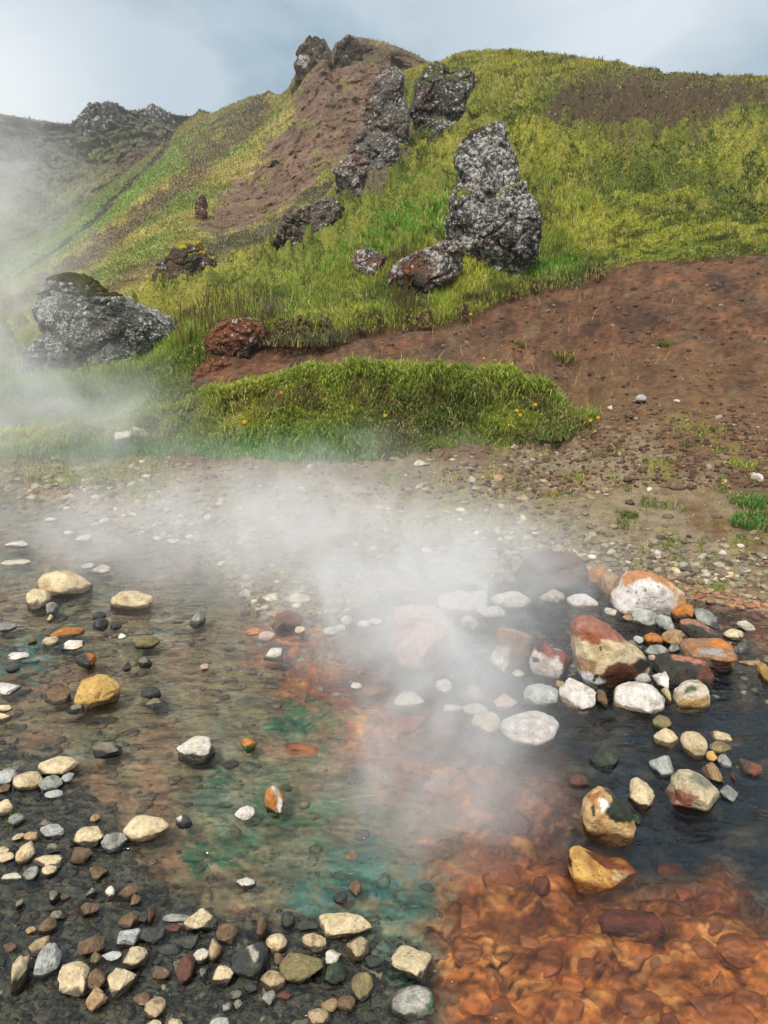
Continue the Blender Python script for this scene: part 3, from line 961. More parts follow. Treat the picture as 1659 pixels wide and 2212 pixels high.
T = [
 # ---- left shallows (zoom 5)
 (5, 205, 478, 508, 620, 'cream', 'r', 'largest smooth cream boulder in the left shallows, shaped like a loaf', GL),
 (5, 140, 577, 288, 690, 'cream', 'r', 'rounded cream boulder touching the front of the loaf shaped cream boulder', GL),
 (5, 598, 588, 838, 690, 'cream', 'r', 'low oval cream boulder alone at the edge of the steam', GL),
 (5, 248, 650, 320, 722, 'grey', 'a', 'small grey pyramid stone in front of the two touching cream boulders', GL),
 (5, 255, 718, 292, 756, 'cream', 'a', 'tiny cream stone just below the grey pyramid stone', GL),
 (5, 262, 787, 462, 848, 'orange', 'f', 'long orange brown stone tapering to the right above white topped stones', GL),
 (5, 230, 836, 320, 890, 'cream', 'r', 'small round cream stone left under the long orange brown stone', GL),
 (5, 328, 857, 460, 914, 'whitetop', 'f', 'flat white topped stone right under the long orange brown stone', GL),
 (5, 402, 926, 526, 1006, 'dark', 'a', 'black stone with one orange side in the left shallows', GL),
 (5, 40, 922, 162, 968, 'white', 'f', 'thin flat white slab near the left picture edge', GL),
 (5, -40, 760, 92, 812, 'grey', 'f', 'tilted dark grey slab sticking out at the left picture edge', GL),
 (5, 720, 832, 872, 902, 'olive', 'a', 'brown olive block half sunk below the oval cream boulder', GL),
 (5, 745, 948, 832, 1004, 'darktop', 'a', 'small dark stone with a pale cap in mid shallows', GL),
 (5, 640, 820, 690, 850, 'white', 'f', 'tiny white chip left of the brown olive block', GL),
 (5, 1086, 986, 1138, 1020, 'pink', 'a', 'tiny pinkish stone alone in the open brown water', GL),
 (5, 1434, 898, 1542, 972, 'whitetop', 'a', 'pale pointed stone at the start of the orange streak', GL),
 (5, 400, 1043, 660, 1224, 'yellow', 'a', 'large pitted golden yellow boulder in the left shallows', GL),
 (5, 238, 1106, 388, 1210, 'brown', 'a', 'brown boulder close to the left of the golden yellow boulder', GL),
 (5, 358, 1203, 454, 1254, 'darktop', 'a', 'small grey stone at the foot of the golden yellow boulder', GL),
 (5, 765, 1104, 878, 1174, 'dark', 'a', 'blackest stone, above a flat brown pale topped one', GL),
 (5, 772, 1173, 917, 1230, 'darktop', 'f', 'flat brown pale topped stone just below the blackest stone', GL),
 (5, -60, 1088, 120, 1160, 'white', 'f', 'flat white boulder cut by the left picture edge', GL),
 (5, -30, 1210, 72, 1246, 'cream', 'r', 'small cream stone at left edge under the flat white boulder', GL),
 (5, -30, 1256, 62, 1302, 'creamtop', 'a', 'dull cream stone at left edge above the grey rubble', GL),
 (5, 4, 418, 168, 452, 'pale', 'f', 'long flat pale stone behind the loaf shaped boulder, left edge', GL),
 (5, 24, 316, 160, 352, 'pale', 'f', 'flattest pale stone in hazy water near the left edge', GL),
 (5, 410, 279, 510, 320, 'pale', 'f', 'hazy pale stone in water below the cobble spit', GL),
 (5, 345, 262, 408, 282, 'pale', 'f', 'very thin pale stone beside the hazy pale stone', GL),
 (5, 440, 438, 520, 470, 'white', 'f', 'white flat stone behind the loaf shaped boulder, left of its pair', GL),
 (5, 500, 448, 602, 492, 'white', 'f', 'rough white stone right of its pair behind the loaf boulder', GL),
 (5, 244, 189, 308, 213, 'pale', 'f', 'small pale stone farthest out in the upper left water', GL),
 (5, 538, 192, 596, 221, 'white', 'f', 'bright white stone at the tip of the cobble spit', GL),
 (5, 830, 292, 888, 314, 'pale', 'f', 'pale flat stone at the water edge of the cobble bank', GL),
 (5, 904, 306, 992, 332, 'pale', 'f', 'long pale stone at the bank edge left of a rounder one', GL),
 (5, 1010, 280, 1060, 310, 'pale', 'r', 'round pale stone at the bank edge by the long pale one', GL),
 (5, 1030, 686, 1122, 774, 'grey', 'a', 'faint grey stone veiled in steam in the open water', GL),
 (5, 150, 835, 205, 880, 'brown', 'a', 'dull brown stone left of the small round cream stone', GL),
 (5, 300, 1310, 420, 1345, 'sunkdark', 'f', 'dark sunken slab beside the blue grey sunken slab', GL),
 (5, 442, 1272, 652, 1352, 'sunkdark', 'f', 'blue grey slab lying under water below the golden boulder', GL),
 (5, 610, 1150, 722, 1196, 'sunkred', 'f', 'reddish sunken stone right of the golden yellow boulder', GL),
 (5, 945, 1082, 1112, 1122, 'sunkpale', 'f', 'long pinkish brown sunken stone in the middle shallows', GL),
 (5, 370, 700, 520, 735, 'sunkdark', 'f', 'dark sunken stones ridge under the loaf boulder', GL),
 (5, 500, 700, 580, 745, 'dark', 'r', 'small dark wet stone right of the grey pyramid stone', GL),
 (5, 505, 738, 590, 800, 'dark', 'a', 'knobbly dark wet stone below the small dark wet stone', GL),
 (5, 600, 760, 665, 800, 'dark', 'a', 'low dark wet stone left above the tiny white chip', GL),
 (5, 665, 975, 715, 1025, 'dark', 'a', 'upright small black stone left of the pale capped dark stone', GL),
 (5, 30, 990, 110, 1030, 'dark', 'a', 'dark stone below the thin flat white slab', GL),
 (5, 990, 1155, 1072, 1200, 'sunkdark', 'f', 'dull sunken stone below the long pinkish sunken stone', GL),
 # red heap in the steam
 (5, 1498, 695, 1642, 792, 'red', 'r', 'dull red rounded boulder on the red heap in the steam', GR),
 (5, 1334, 788, 1422, 836, 'orange', 'f', 'small orange brown stone at the left tip of the red heap', GR),
 (5, 1403, 808, 1502, 862, 'pink', 'r', 'pale pinkish stone in front of the red heap', GR),
 (5, 1476, 738, 1562, 806, 'red', 'a', 'angular dark red stone in the middle of the red heap', GR),
 ('C', 360, 1058, 418, 1102, 'cream', 'r', 'cream pebble at the right foot of the red heap', GR),
 ('C', 514, 1058, 606, 1108, 'pale', 'r', 'pale stone right of the red heap, left of two touching', GR),
 ('C', 580, 1050, 638, 1086, 'pale', 'r', 'pale stone right of the red heap, right of two touching', GR),
 ('C', 612, 998, 678, 1050, 'pale', 'r', 'roundish pale stone uphill of the two touching pale stones', GR),
 ('C', 700, 1026, 772, 1066, 'white', 'r', 'white stone between the red heap and the big steamed boulder', GR),
 ('C', 180, 873, 292, 932, 'pale', 'f', 'broad faint pale slab in the thick steam, left one', GR),
 ('C', 300, 878, 452, 942, 'pale', 'f', 'broad faint pale slab in the thick steam, right one', GR),
 ('C', 762, 1012, 840, 1050, 'pale', 'f', 'flat faint pale stone beside the white stone in steam', GR),
 # ---- ring of the hot pool (zoom 6)
 ('C', 870, 985, 1260, 1330, 'pink', 'a', 'biggest pale boulder, veiled by thick steam', GR),
 ('C', 900, 940, 1172, 1042, 'pink', 'f', 'long pinkish slab behind the biggest steamed pale boulder', GR),
 ('C', 1140, 862, 1412, 988, 'white', 'r', 'broad bluish white boulder behind the pool in steam', GR),
 (6, 268, 156, 682, 402, 'darkred', 'a', 'dark reddish brown boulder looming behind the hot pool', GR),
 (6, 660, 250, 797, 362, 'orange', 'r', 'round orange brown boulder next to the dark looming one', GR),
 (6, 733, 272, 887, 427, 'tan', 'a', 'tan block between the round orange boulder and the holed white one', GR),
 (6, 150, 384, 377, 487, 'pale', 'r', 'smooth pale oval boulder at the back of the hot pool', GR),
 (6, 0, 378, 137, 472, 'white', 'r', 'white boulder behind the smooth pale oval boulder', GR),
 (6, 73, 328, 157, 402, 'pale', 'a', 'faint pale stone left of the dark looming boulder', GR),
 (6, 405, 374, 557, 452, 'pale', 'a', 'pale stone standing in front of the dark looming boulder', GR),
 (6, 563, 398, 737, 472, 'white', 'r', 'white topped low stone below the round orange boulder', GR),
 (6, 75, 464, 230, 532, 'white', 'r', 'white stone at the left inner edge of the hot pool', GR),
 (6, -10, 515, 85, 600, 'pale', 'a', 'pale stone between biggest steamed boulder and the pool', GR),
 (6, 914, 480, 1072, 574, 'greywhite', 'r', 'smooth grey white stone in front of the holed boulder', GR),
 (6, 1043, 508, 1154, 607, 'greywhite', 'a', 'pointed whitish stone right of the smooth grey white stone', GR),
 (6, 768, 473, 837, 517, 'pale', 'f', 'small pale flake at the pool edge by the holed boulder', GR),
 (6, 863, 511, 942, 547, 'tan', 'f', 'small tan flake left of the smooth grey white stone', GR),
 (6, 1128, 453, 1258, 542, 'orange', 'a', 'orange brown block at the right foot of the holed boulder', GR),
 (6, 1248, 473, 1397, 592, 'grey', 'f', 'leaning grey slab above the dark pink topped boulder', GR),
 (6, 978, 608, 1087, 677, 'orange', 'a', 'brown orange block right of the red and cream boulder', GR),
 (6, 1078, 588, 1222, 682, 'tan', 'a', 'angular cream tan stone beside the brown orange block', GR),
 (6, 924, 625, 985, 672, 'greywhite', 'a', 'small bluish white stone touching the red and cream boulder', GR),
 (6, 983, 675, 1127, 737, 'grey', 'r', 'blue grey rounded stone under the brown orange block', GR),
 (6, 1116, 673, 1182, 720, 'grey', 'a', 'small blue grey stone right of the blue grey rounded one', GR),
 (6, 1005, 730, 1052, 765, 'pink', 'r', 'pinkish pebble wedged right of the red and cream boulder', GR),
 (6, 133, 683, 267, 832, 'pale', 'a', 'pale white stained stone under the brown topped block', GR),
 (6, 928, 828, 1024, 884, 'greywhite', 'r', 'grey white stone tucked under the red and cream boulder', GR),
 (6, 1028, 820, 1122, 922, 'white', 'a', 'small pointed white stone left of the greenish cream boulder', GR),
 (6, 519, 854, 724, 1027, 'white', 'a', 'clean white peaked boulder below the red and cream one', GR),
 (6, 324, 886, 518, 1014, 'greywhite', 'r', 'smooth grey white boulder with a notched lower edge', GR),
 (6, 500, 868, 560, 915, 'tan', 'r', 'tan pebble between the notched and the peaked boulders', GR),
 (6, 728, 918, 787, 1017, 'brown', 'a', 'upright dark brown stone between two white boulders', GR),
 (6, 814, 875, 1100, 1054, 'white', 'r', 'large white boulder sloping down to the right in the front row', GR),
 (6, 1077, 907, 1133, 996, 'cream', 'r', 'small upright cream stone left of the greenish cream boulder', GR),
 (6, 194, 1034, 522, 1232, 'white', 'r', 'brightest large white boulder standing foremost in the dark water', GR),
 (6, 41, 1038, 202, 1172, 'cream', 'a', 'cream boulder left of the brightest white boulder', GR),
 (6, 164, 942, 298, 1030, 'pink', 'a', 'grey pink stone left of the notched boulder', GR),
 (6, -5, 994, 136, 1060, 'pale', 'r', 'pale stone behind the cream boulder in the steam', GR),
 (6, 20, 900, 118, 985, 'tan', 'a', 'dim tan stone in steam left of the grey pink stone', GR),
 (6, 265, 810, 335, 850, 'pale', 'f', 'small pale chip under the heart shaped red and white boulder', GR),
 (6, -380, 930, -210, 1010, 'pale', 'f', 'flat pale stone alone left of the pool stones in steam', GR),
 (6, -150, 860, -60, 940, 'white', 'a', 'white stone just below the biggest steamed boulder', GR),
 (6, -110, 1000, 0, 1040, 'pale', 'f', 'thin pale stone left of the pale stone in steam', GR),
 (6, -620, 880, -545, 920, 'pale', 'a', 'small pale stone at the top of the orange streak', GR),
 (6, 1029, 1058, 1140, 1137, 'olive', 'r', 'olive brown wet stone below the large sloping white boulder', GR),
 (6, 1034, 1128, 1177, 1232, 'cream', 'r', 'greyish cream stone left of a rounder cream one', GR),
 (6, 1180, 1145, 1332, 1292, 'cream', 'r', 'big round cream stone in the group at the right', GR),
 (6, 1346, 1143, 1465, 1207, 'cream', 'f', 'topmost cream sliver of the right hand group', GR),
 (6, 1336, 1201, 1460, 1272, 'olive', 'r', 'dark olive stone under the topmost cream sliver', GR),
 (6, 1320, 1253, 1385, 1310, 'yellow', 'r', 'small yellowish stone beside the big round cream stone', GR),
 (6, 1384, 1270, 1462, 1347, 'grey', 'f', 'small grey slanting stone below the dark olive stone', GR),
 (6, 688, 1226, 852, 1344, 'green', 'r', 'glossy blackish green stone barely above the dark water', GR),
 (6, 1010, 1278, 1150, 1397, 'greywhite', 'a', 'angular greenish grey stone in the dark water', GR),
 (6, 1298, 1313, 1422, 1427, 'tan', 'f', 'long cream tan stone pointing down to the right', GR),
 (6, 1498, 1293, 1628, 1392, 'red', 'a', 'dark stone with a red orange end near the right edge', GR),
 (6, 1413, 588, 1527, 652, 'cream', 'r', 'cream stone on the orange runnel beside the dark pink topped boulder', GR),
 (6, 1488, 543, 1592, 602, 'pale', 'f', 'pale flat stone in the orange runnel at the right', GR),
 (6, 1600, 768, 1680, 892, 'yellow', 'a', 'yellowish crusted stone cut by the right picture edge', GR),
 (6, 1498, 760, 1618, 792, 'tan', 'f', 'thin tan sliver in black water near the right edge', GR),
 (6, 770, 1140, 905, 1210, 'sunkdark', 'a', 'dark purple grey stone awash in front of the bright white boulder', GR),
 (6, 1113, 253, 1192, 307, 'cream', 'r', 'round cream stone on the wet bank above the holed boulder', GK),
 (6, 1023, 160, 1080, 202, 'pale', 'r', 'small round pale stone highest on the right wet bank', GK),
 (6, 1373, 158, 1437, 197, 'pale', 'r', 'small pale stone on the dark wet bank at right', GK),
 (6, 1116, 219, 1192, 257, 'pale', 'f', 'flat pale stone just uphill of the round cream stone', GK),
 (6, 1358, 299, 1452, 342, 'pale', 'f', 'flat pale stone where the orange runnel begins', GK),
 (6, 1410, 278, 1485, 318, 'cream', 'r', 'cream cobble right of the flat pale stone by the runnel', GK),
 (6, 1495, 248, 1560, 292, 'grey', 'a', 'grey cobble at the right end of the wet bank', GK),
 (6, 1240, 230, 1312, 262, 'cream', 'f', 'flat cream cobble in the middle of the wet bank', GK),
 # ---- right hand dark and orange water (zoom 8)
 (8, 1447, 208, 1533, 284, 'grey', 'f', 'grey stone wedged right of the half red boulder', GR),
 (8, 1053, 176, 1170, 307, 'cream', 'a', 'cream green stone with red edges left of the half red boulder', GR),
 (8, 793, 163, 888, 217, 'red', 'r', 'small reddish cream stone barely breaking the dark water', GR),
 (8, 1498, 155, 1522, 195, 'red', 'a', 'tiny red stone by the long cream tan stone', GR),
 (8, 1070, 335, 1112, 380, 'green', 'a', 'small dark green stone on the right of the black patched boulder', GR),
 (8, 920, 746, 1217, 907, 'sunkred', 'r', 'largest smooth rust red stone lying under the water', GS),
 (8, 808, 950, 962, 1107, 'sunk', 'r', 'bright yellow orange stone nearly breaking the orange water', GS),
 (8, 1438, 848, 1662, 1012, 'sunk', 'r', 'big orange sunken boulder at the right picture edge', GS),
 (8, 953, 1012, 1078, 1135, 'sunk', 'r', 'round orange sunken stone right of the bright yellow orange one', GS),
 (8, 1298, 1120, 1503, 1248, 'sunk', 'r', 'orange sunken boulder cut by the bottom edge at right', GS),
 (8, 1010, 1095, 1210, 1246, 'sunk', 'r', 'wide orange sunken boulder at the bottom edge', GS),
 (8, 298, 335, 412, 462, 'sunkpale', 'r', 'pale orange sunken boulder in the steam by a small white ripple', GS),
 (8, 490, 510, 640, 632, 'sunk', 'r', 'orange sunken boulder left of the golden shard', GS),
 (8, 545, 320, 640, 440, 'sunkred', 'r', 'rust red sunken stone left of the black patched boulder', GS),
 (8, 1178, 548, 1294, 622, 'sunkred', 'r', 'small rust red sunken stone right of the golden shard', GS),
 (8, 1468, 640, 1600, 720, 'sunkred', 'f', 'dark rust slab sunk at the edge of the black water', GS),
 (8, 1300, 860, 1450, 1000, 'sunk', 'r', 'orange sunken stone between the rust red one and the edge boulder', GS),
 (8, 660, 660, 820, 790, 'sunk', 'f', 'broad flat orange sunken slab below the golden shard', GS),
 (8, 290, 870, 430, 1000, 'sunk', 'r', 'orange sunken stone by the brown capped stone on the bar edge', GS),
 (8, 520, 1000, 740, 1110, 'sunk', 'f', 'wide flat orange sunken slab near the bottom', GS),
 (8, 1210, 870, 1310, 960, 'sunk', 'a', 'angular orange sunken stone right of the rust red one', GS),
 (8, 1400, 1010, 1500, 1130, 'sunk', 'a', 'orange sunken stone just below the big edge boulder', GS),
 (8, 270, 700, 420, 830, 'sunk', 'f', 'flat orange sunken slab at the left rim of the orange bed', GS),
 (8, 430, 560, 520, 640, 'sunk', 'a', 'small bright orange sunken stone left of a bigger round one', GS),
 (8, 1390, 790, 1480, 870, 'sunk', 'r', 'small orange sunken stone above the big edge boulder', GS),
 (8, 1500, 1090, 1659, 1200, 'sunk', 'r', 'orange sunken boulder in the bottom right corner', GS),
 (8, 640, 600, 720, 690, 'sunkred', 'a', 'dark rust sunken stone just left of the golden shard', GS),
 (8, 640, 415, 720, 475, 'sunkred', 'a', 'dark red sunken stone between the shard and the rust red stone', GS),
 (8, 130, 420, 240, 500, 'sunkpale', 'r', 'dim greenish sunken boulder in the steam', GS),
 (8, 160, 190, 300, 280, 'sunkpale', 'r', 'pale pink orange sunken boulder deep in the steam', GS),
 (7, 1225, 25, 1395, 105, 'sunk', 'r', 'orange knobbly sunken stone among green algae', GS),
 (7, 1518, 20, 1640, 130, 'sunk', 'r', 'bright orange sunken boulder at the right of the green algae', GS),
 (7, 1140, 55, 1200, 100, 'sunk', 'r', 'small orange sunken stone right of the orange capped one', GS),
 (8, 28, 901, 212, 1062, 'creamtop', 'a', 'cream and brown boulder at the right end of the dark bar', GB),
 # ---- dark gravel bar and lower left (zoom 7)
 (7, 763, -4, 930, 106, 'whitetop', 'a', 'pale boulder with a black wet foot in the brown shallows', GL),
 (7, 396, 20, 532, 92, 'darktop', 'f', 'long dark stone with two pale tops in the brown shallows', GL),
 (7, 158, 84, 342, 167, 'cream', 'r', 'large cream boulder at the head of the left stone bank', GB),
 (7, 53, 150, 188, 232, 'cream', 'r', 'cream oval left below the head boulder of the left bank', GB),
 (7, 163, 164, 272, 237, 'grey', 'a', 'rough grey stone under the head boulder of the left bank', GB),
 (7, 264, 155, 322, 197, 'greywhite', 'a', 'small white stone in water right of the rough grey stone', GB),
 (7, 192, 229, 272, 266, 'greywhite', 'f', 'grey white flat stone below the rough grey stone', GB),
 (7, -20, 138, 77, 207, 'greywhite', 'r', 'grey cream stone at the left edge by the cream oval', GB),
 (7, -10, 205, 50, 245, 'brown', 'a', 'brown stone at the left edge under the grey cream stone', GB),
 (7, -20, 270, 57, 344, 'cream', 'a', 'blocky cream stone at the left edge with grass blades nearby', GB),
 (7, 33, 331, 107, 387, 'grey', 'r', 'greenish grey stone beneath the blocky cream stone', GB),
 (7, 173, 376, 280, 434, 'greywhite', 'a', 'grey white angular stone below a dark slat', GB),
 (7, 148, 355, 252, 402, 'darktop', 'f', 'dark slat lying above the grey white angular stone', GB),
 (7, 303, 383, 469, 480, 'creamtop', 'a', 'wide cream boulder left of a grey stone and the long cream one', GB),
 (7, 435, 413, 550, 504, 'grey', 'a', 'grey stone squeezed between two cream boulders', GB),
 (7, 526, 338, 730, 454, 'cream', 'r', 'long cream boulder farthest right on the left bank', GB),
 (7, 301, 476, 402, 550, 'brown', 'a', 'brown wet stone under the wide cream boulder', GB),
 (7, 758, 335, 832, 392, 'dark', 'a', 'dark stone with a white tip right of the long cream boulder', GB),
 (7, 198, 461, 260, 507, 'darktop', 'a', 'small black and cream stone left of the brown wet stone', GB),
 (7, 65, 451, 154, 547, 'cream', 'a', 'upright cream stone near the left edge', GB),
 (7, -20, 473, 44, 507, 'cream', 'f', 'small cream stone at the left edge above a bigger one', GB),
 (7, -20, 498, 64, 547, 'cream', 'r', 'cream stone at the left edge beside the upright cream stone', GB),
 (7, 138, 510, 280, 577, 'creamtop', 'f', 'low cream stone with a dark skirt below the upright one', GB),
 (7, 173, 555, 252, 607, 'creamtop', 'r', 'small cream dome stone under the low skirted one', GB),
 (7, 98, 561, 167, 622, 'grey', 'r', 'plain grey stone left of the small cream dome', GB),
 (7, 3, 588, 94, 617, 'pale', 'f', 'thin pale flake near the left edge beside the plain grey stone', GB),
 (7, 100, 410, 165, 450, 'tan', 'f', 'dull tan stone left of the grey white angular stone', GB),
 (7, 50, 415, 105, 450, 'cream', 'f', 'small dull cream stone over the upright cream stone', GB),
 (7, 1013, 299, 1102, 362, 'white', 'r', 'small white stone in the green algae', GL),
 (7, 1143, 210, 1227, 334, 'orange', 'a', 'orange stone with a white ridge standing in the algae', GL),
 (7, 1041, 4, 1112, 64, 'orange', 'a', 'small orange capped stone with a green algae skirt', GL),
 (7, 388, 333, 434, 370, 'tan', 'a', 'small tan stone above the wide cream boulder', GB),
 (7, 405, 125, 445, 160, 'sunk', 'r', 'tiny orange stone under water below the long dark stone', GL),
 (7, 1016, 608, 1108, 658, 'whitetop', 'r', 'single white topped stone in open milky water', GL),
 (7, 1488, 493, 1557, 562, 'sunkpale', 'r', 'pinkish grey stone in the teal water', GL),
 (7, 1508, 620, 1562, 692, 'brown', 'r', 'small brown stone below the pinkish grey stone', GL),
 (7, 1438, 670, 1502, 722, 'dark', 'r', 'small black stone in the teal water', GL),
 (7, 788, 740, 942, 842, 'creamtop', 'a', 'cream and brown boulder on the upper rim of the dark bar', GB),
 (7, 1373, 760, 1608, 872, 'cream', 'a', 'large cream flat topped boulder at the bar and teal water', GB),
 (7, 638, 736, 677, 812, 'red', 'a', 'narrow upright red brown stone on the dark bar', GB),
 (7, 595, 752, 650, 805, 'dark', 'a', 'dark angular stone left of the narrow red brown stone', GB),
 (7, 453, 643, 502, 707, 'whitetop', 'a', 'small stone with a white slanting top on the dark gravel', GB),
 (7, 508, 638, 602, 702, 'brown', 'a', 'dark brown lump right of the white slant topped stone', GB),
 (7, 565, 680, 612, 735, 'brown', 'a', 'small brown stone under the dark brown lump', GB),
 (7, 385, 560, 470, 620, 'brown', 'a', 'rough dark brown stone high on the dark gravel', GB),
 (7, 503, 826, 612, 907, 'greywhite', 'a', 'grey white round topped stone left of a dark flat slab', GB),
 (7, 588, 818, 712, 897, 'dark', 'f', 'dark flat slab beside the grey white round topped stone', GB),
 (7, 697, 765, 830, 800, 'grey', 'f', 'long grey slab left of the cream and brown boulder', GB),
 (7, 715, 808, 780, 845, 'red', 'f', 'flat reddish stone under the long grey slab', GB),
 (7, 933, 806, 1032, 897, 'brown', 'a', 'slanting brown bar of stone in the water', GB),
 (7, 1108, 773, 1160, 872, 'brown', 'a', 'upright brown stone left of the egg shaped cream stone', GB),
 (7, 1146, 850, 1243, 937, 'cream', 'r', 'egg shaped cream stone near the middle of the bar', GB),
 (7, 1303, 848, 1412, 937, 'browntop', 'a', 'brown stone with a white top under the flat topped boulder', GB),
 (7, 1478, 863, 1602, 970, 'browntop', 'a', 'tan brown block right under the flat topped boulder', GB),
 (7, 1403, 920, 1477, 987, 'whitetop', 'a', 'white topped green stone between brown ones at the bar end', GB),
 (7, 1213, 755, 1277, 832, 'dark', 'r', 'dark round stone in the water left of the flat topped boulder', GB),
 (7, 1268, 795, 1375, 838, 'dark', 'f', 'low dark stone touching the flat topped boulder', GB),
 (7, 993, 888, 1160, 1052, 'dark', 'r', 'large black round boulder with a pale streak', GB),
 (7, 1203, 933, 1397, 1062, 'olive', 'r', 'large smooth olive brown boulder on the bar', GB),
 (7, 1182, 935, 1230, 990, 'brown', 'a', 'brown stone at the left shoulder of the olive boulder', GB),
 (7, 1398, 973, 1497, 1072, 'green', 'r', 'dark green grey stone right of the olive boulder', GB),
 (7, 1518, 1018, 1612, 1147, 'olive', 'r', 'brown olive upright stone at the bar end', GB),
 (7, 1570, 945, 1650, 1000, 'dark', 'a', 'dark low stone right of the tan brown block', GB),
 (7, 896, 870, 962, 977, 'browntop', 'a', 'brown post like stone with a white cap', GB),
 (7, 830, 915, 907, 982, 'whitetop', 'r', 'white topped stone left of the brown post like stone', GB),
 (7, 908, 988, 1012, 1072, 'creamtop', 'r', 'round cream topped stone left of the black round boulder', GB),
 (7, 1123, 1008, 1235, 1102, 'browntop', 'r', 'brown stone with a white side under the olive boulder', GB),
 (7, 761, 938, 847, 1072, 'red', 'r', 'upright reddish brown stone left of white topped ones', GB),
 (7, 523, 906, 647, 1007, 'creamtop', 'r', 'cream and brown slanted oval in the middle of the bar', GB),
 (7, 438, 926, 527, 970, 'greywhite', 'f', 'thin white grey flake left of the slanted oval', GB),
 (7, 333, 861, 457, 947, 'brown', 'a', 'brown speckled boulder above the diamond shaped stone', GB),
 (7, 390, 930, 440, 985, 'olive', 'a', 'olive lump below the brown speckled boulder', GB),
 (7, 143, 890, 267, 1042, 'greywhite', 'a', 'largest rough grey white slab on the bar', GB),
 (7, 43, 943, 132, 1107, 'creamtop', 'a', 'cream spindle shaped stone near the lower left edge', GB),
 (7, 123, 858, 217, 952, 'browntop', 'a', 'pale capped brown stone behind the rough grey white slab', GB),
 (7, 248, 970, 397, 1127, 'cream', 'a', 'pale diamond shaped stone with a trailing tail', GB),
 (7, 368, 1001, 464, 1097, 'brown', 'r', 'round orange brown stone right of the diamond shaped one', GB),
 (7, 463, 998, 602, 1137, 'creamtop', 'a', 'cream boulder with a grey lower half near the bottom', GB),
 (7, 370, 1083, 467, 1192, 'tan', 'a', 'orange cream pointed stone under the round orange brown one', GB),
 (7, 620, 1123, 722, 1222, 'browntop', 'r', 'brown stone with white specks near the bottom edge', GB),
 (7, 658, 993, 742, 1047, 'brown', 'a', 'dull brown stone left of the upright reddish stone', GB),
 (7, 575, 1105, 650, 1165, 'brown', 'f', 'low brown stone left of the white specked brown one', GB),
 (7, 1133, 1096, 1192, 1162, 'grey', 'a', 'small grey white stone low on the bar', GB),
 (7, 1193, 1098, 1260, 1137, 'red', 'f', 'small reddish flat stone by the small grey white one', GB),
 (7, 1383, 1130, 1462, 1192, 'tan', 'r', 'small tan stone left of its brown twin near the bottom', GB),
 (7, 1456, 1118, 1537, 1187, 'brown', 'r', 'small brown stone right of its tan twin near the bottom', GB),
 (7, 1328, 1173, 1427, 1250, 'browntop', 'r', 'tan stone cut by the bottom edge under the tan twin', GB),
 (7, 625, 1222, 700, 1275, 'cream', 'r', 'cream stone cut by the bottom edge, left one', GB),
 (7, 725, 1216, 795, 1275, 'cream', 'a', 'cream stone cut by the bottom edge, right one', GB),
 (7, 905, 1212, 992, 1275, 'greywhite', 'r', 'grey white stone cut by the bottom edge', GB),
 (7, 960, 1150, 1000, 1190, 'grey', 'a', 'small speckled grey stone above the grey white bottom one', GB),
 (7, 1010, 1135, 1050, 1180, 'grey', 'a', 'pale grey stone right of the small speckled grey one', GB),
 (7, 1050, 1060, 1110, 1110, 'dark', 'a', 'dark brown stone under the black round boulder', GB),
 (7, 985, 1095, 1045, 1140, 'darktop', 'a', 'dull dark stone between grey ones near the bottom', GB),
 (7, 860, 1000, 900, 1060, 'darktop', 'a', 'small dark stone right of the upright reddish stone', GB),
 (7, 680, 895, 775, 945, 'dark', 'f', 'dark flat stone below the dark flat slab', GB),
 (7, 775, 860, 860, 920, 'dark', 'f', 'dark flat stone under water above white topped stones', GB),
 (7, 655, 955, 700, 990, 'dark', 'a', 'small blackish stone right of the slanted oval', GB),
 (7, 165, 780, 250, 850, 'brown', 'a', 'brown stone with pale flecks on the upper dark gravel', GB),
 (7, 110, 820, 160, 855, 'tan', 'a', 'small tan stone left of the pale flecked brown stone', GB),
 (7, 340, 715, 430, 775, 'brown', 'a', 'reddish brown stone amid the dark gravel', GB),
 (7, 260, 675, 305, 710, 'brown', 'a', 'small rust brown stone amid the dark gravel', GB),
 (7, 210, 665, 265, 720, 'darktop', 'a', 'grey diamond stone left of the small rust brown one', GB),
 (7, 370, 650, 420, 700, 'darktop', 'a', 'grey block stone below the rough dark brown one', GB),
 (7, 215, 750, 285, 790, 'darktop', 'f', 'grey flat stone above the pale flecked brown stone', GB),
 (7, 65, 700, 105, 745, 'darktop', 'a', 'grey upright stone on the dark gravel near the left edge', GB),
 (7, 505, 760, 600, 830, 'brown', 'a', 'broad brown stone above the grey white round topped one', GB),
 (7, 15, 890, 75, 935, 'brown', 'a', 'reddish stone at the lower left edge', GB),
 # ---- stones lying on the bare slope (full picture pixels)
 ('D', 1373, 852, 1396, 867, 'greywhite', 'a', 'pale grey stone on the bare brown slope', 'stones on the bare slope'),
 ('D', 1350, 888, 1372, 904, 'brown', 'a', 'lumpy brown stone below the pale grey one on the slope', 'stones on the bare slope'),
 ('D', 1312, 876, 1323, 887, 'pale', 'a', 'small pale stone left of the lumpy brown one', 'stones on the bare slope'),
 ('D', 1454, 862, 1470, 869, 'white', 'f', 'thin bright white chip on the bare slope', 'stones on the bare slope'),
 ('D', 1617, 1020, 1650, 1042, 'pale', 'a', 'largest pale stone on the dirt near the right edge', 'stones on the bare slope'),
 ('D', 1542, 1034, 1578, 1048, 'cream', 'f', 'yellowish flat stone left of the largest pale one', 'stones on the bare slope'),
 ('D', 1444, 1040, 1482, 1060, 'brown', 'r', 'wide brown stone on the dirt beside another', 'stones on the bare slope'),
 ('D', 1482, 1044, 1504, 1058, 'brown', 'a', 'brown stone touching the right of the wide brown stone', 'stones on the bare slope'),
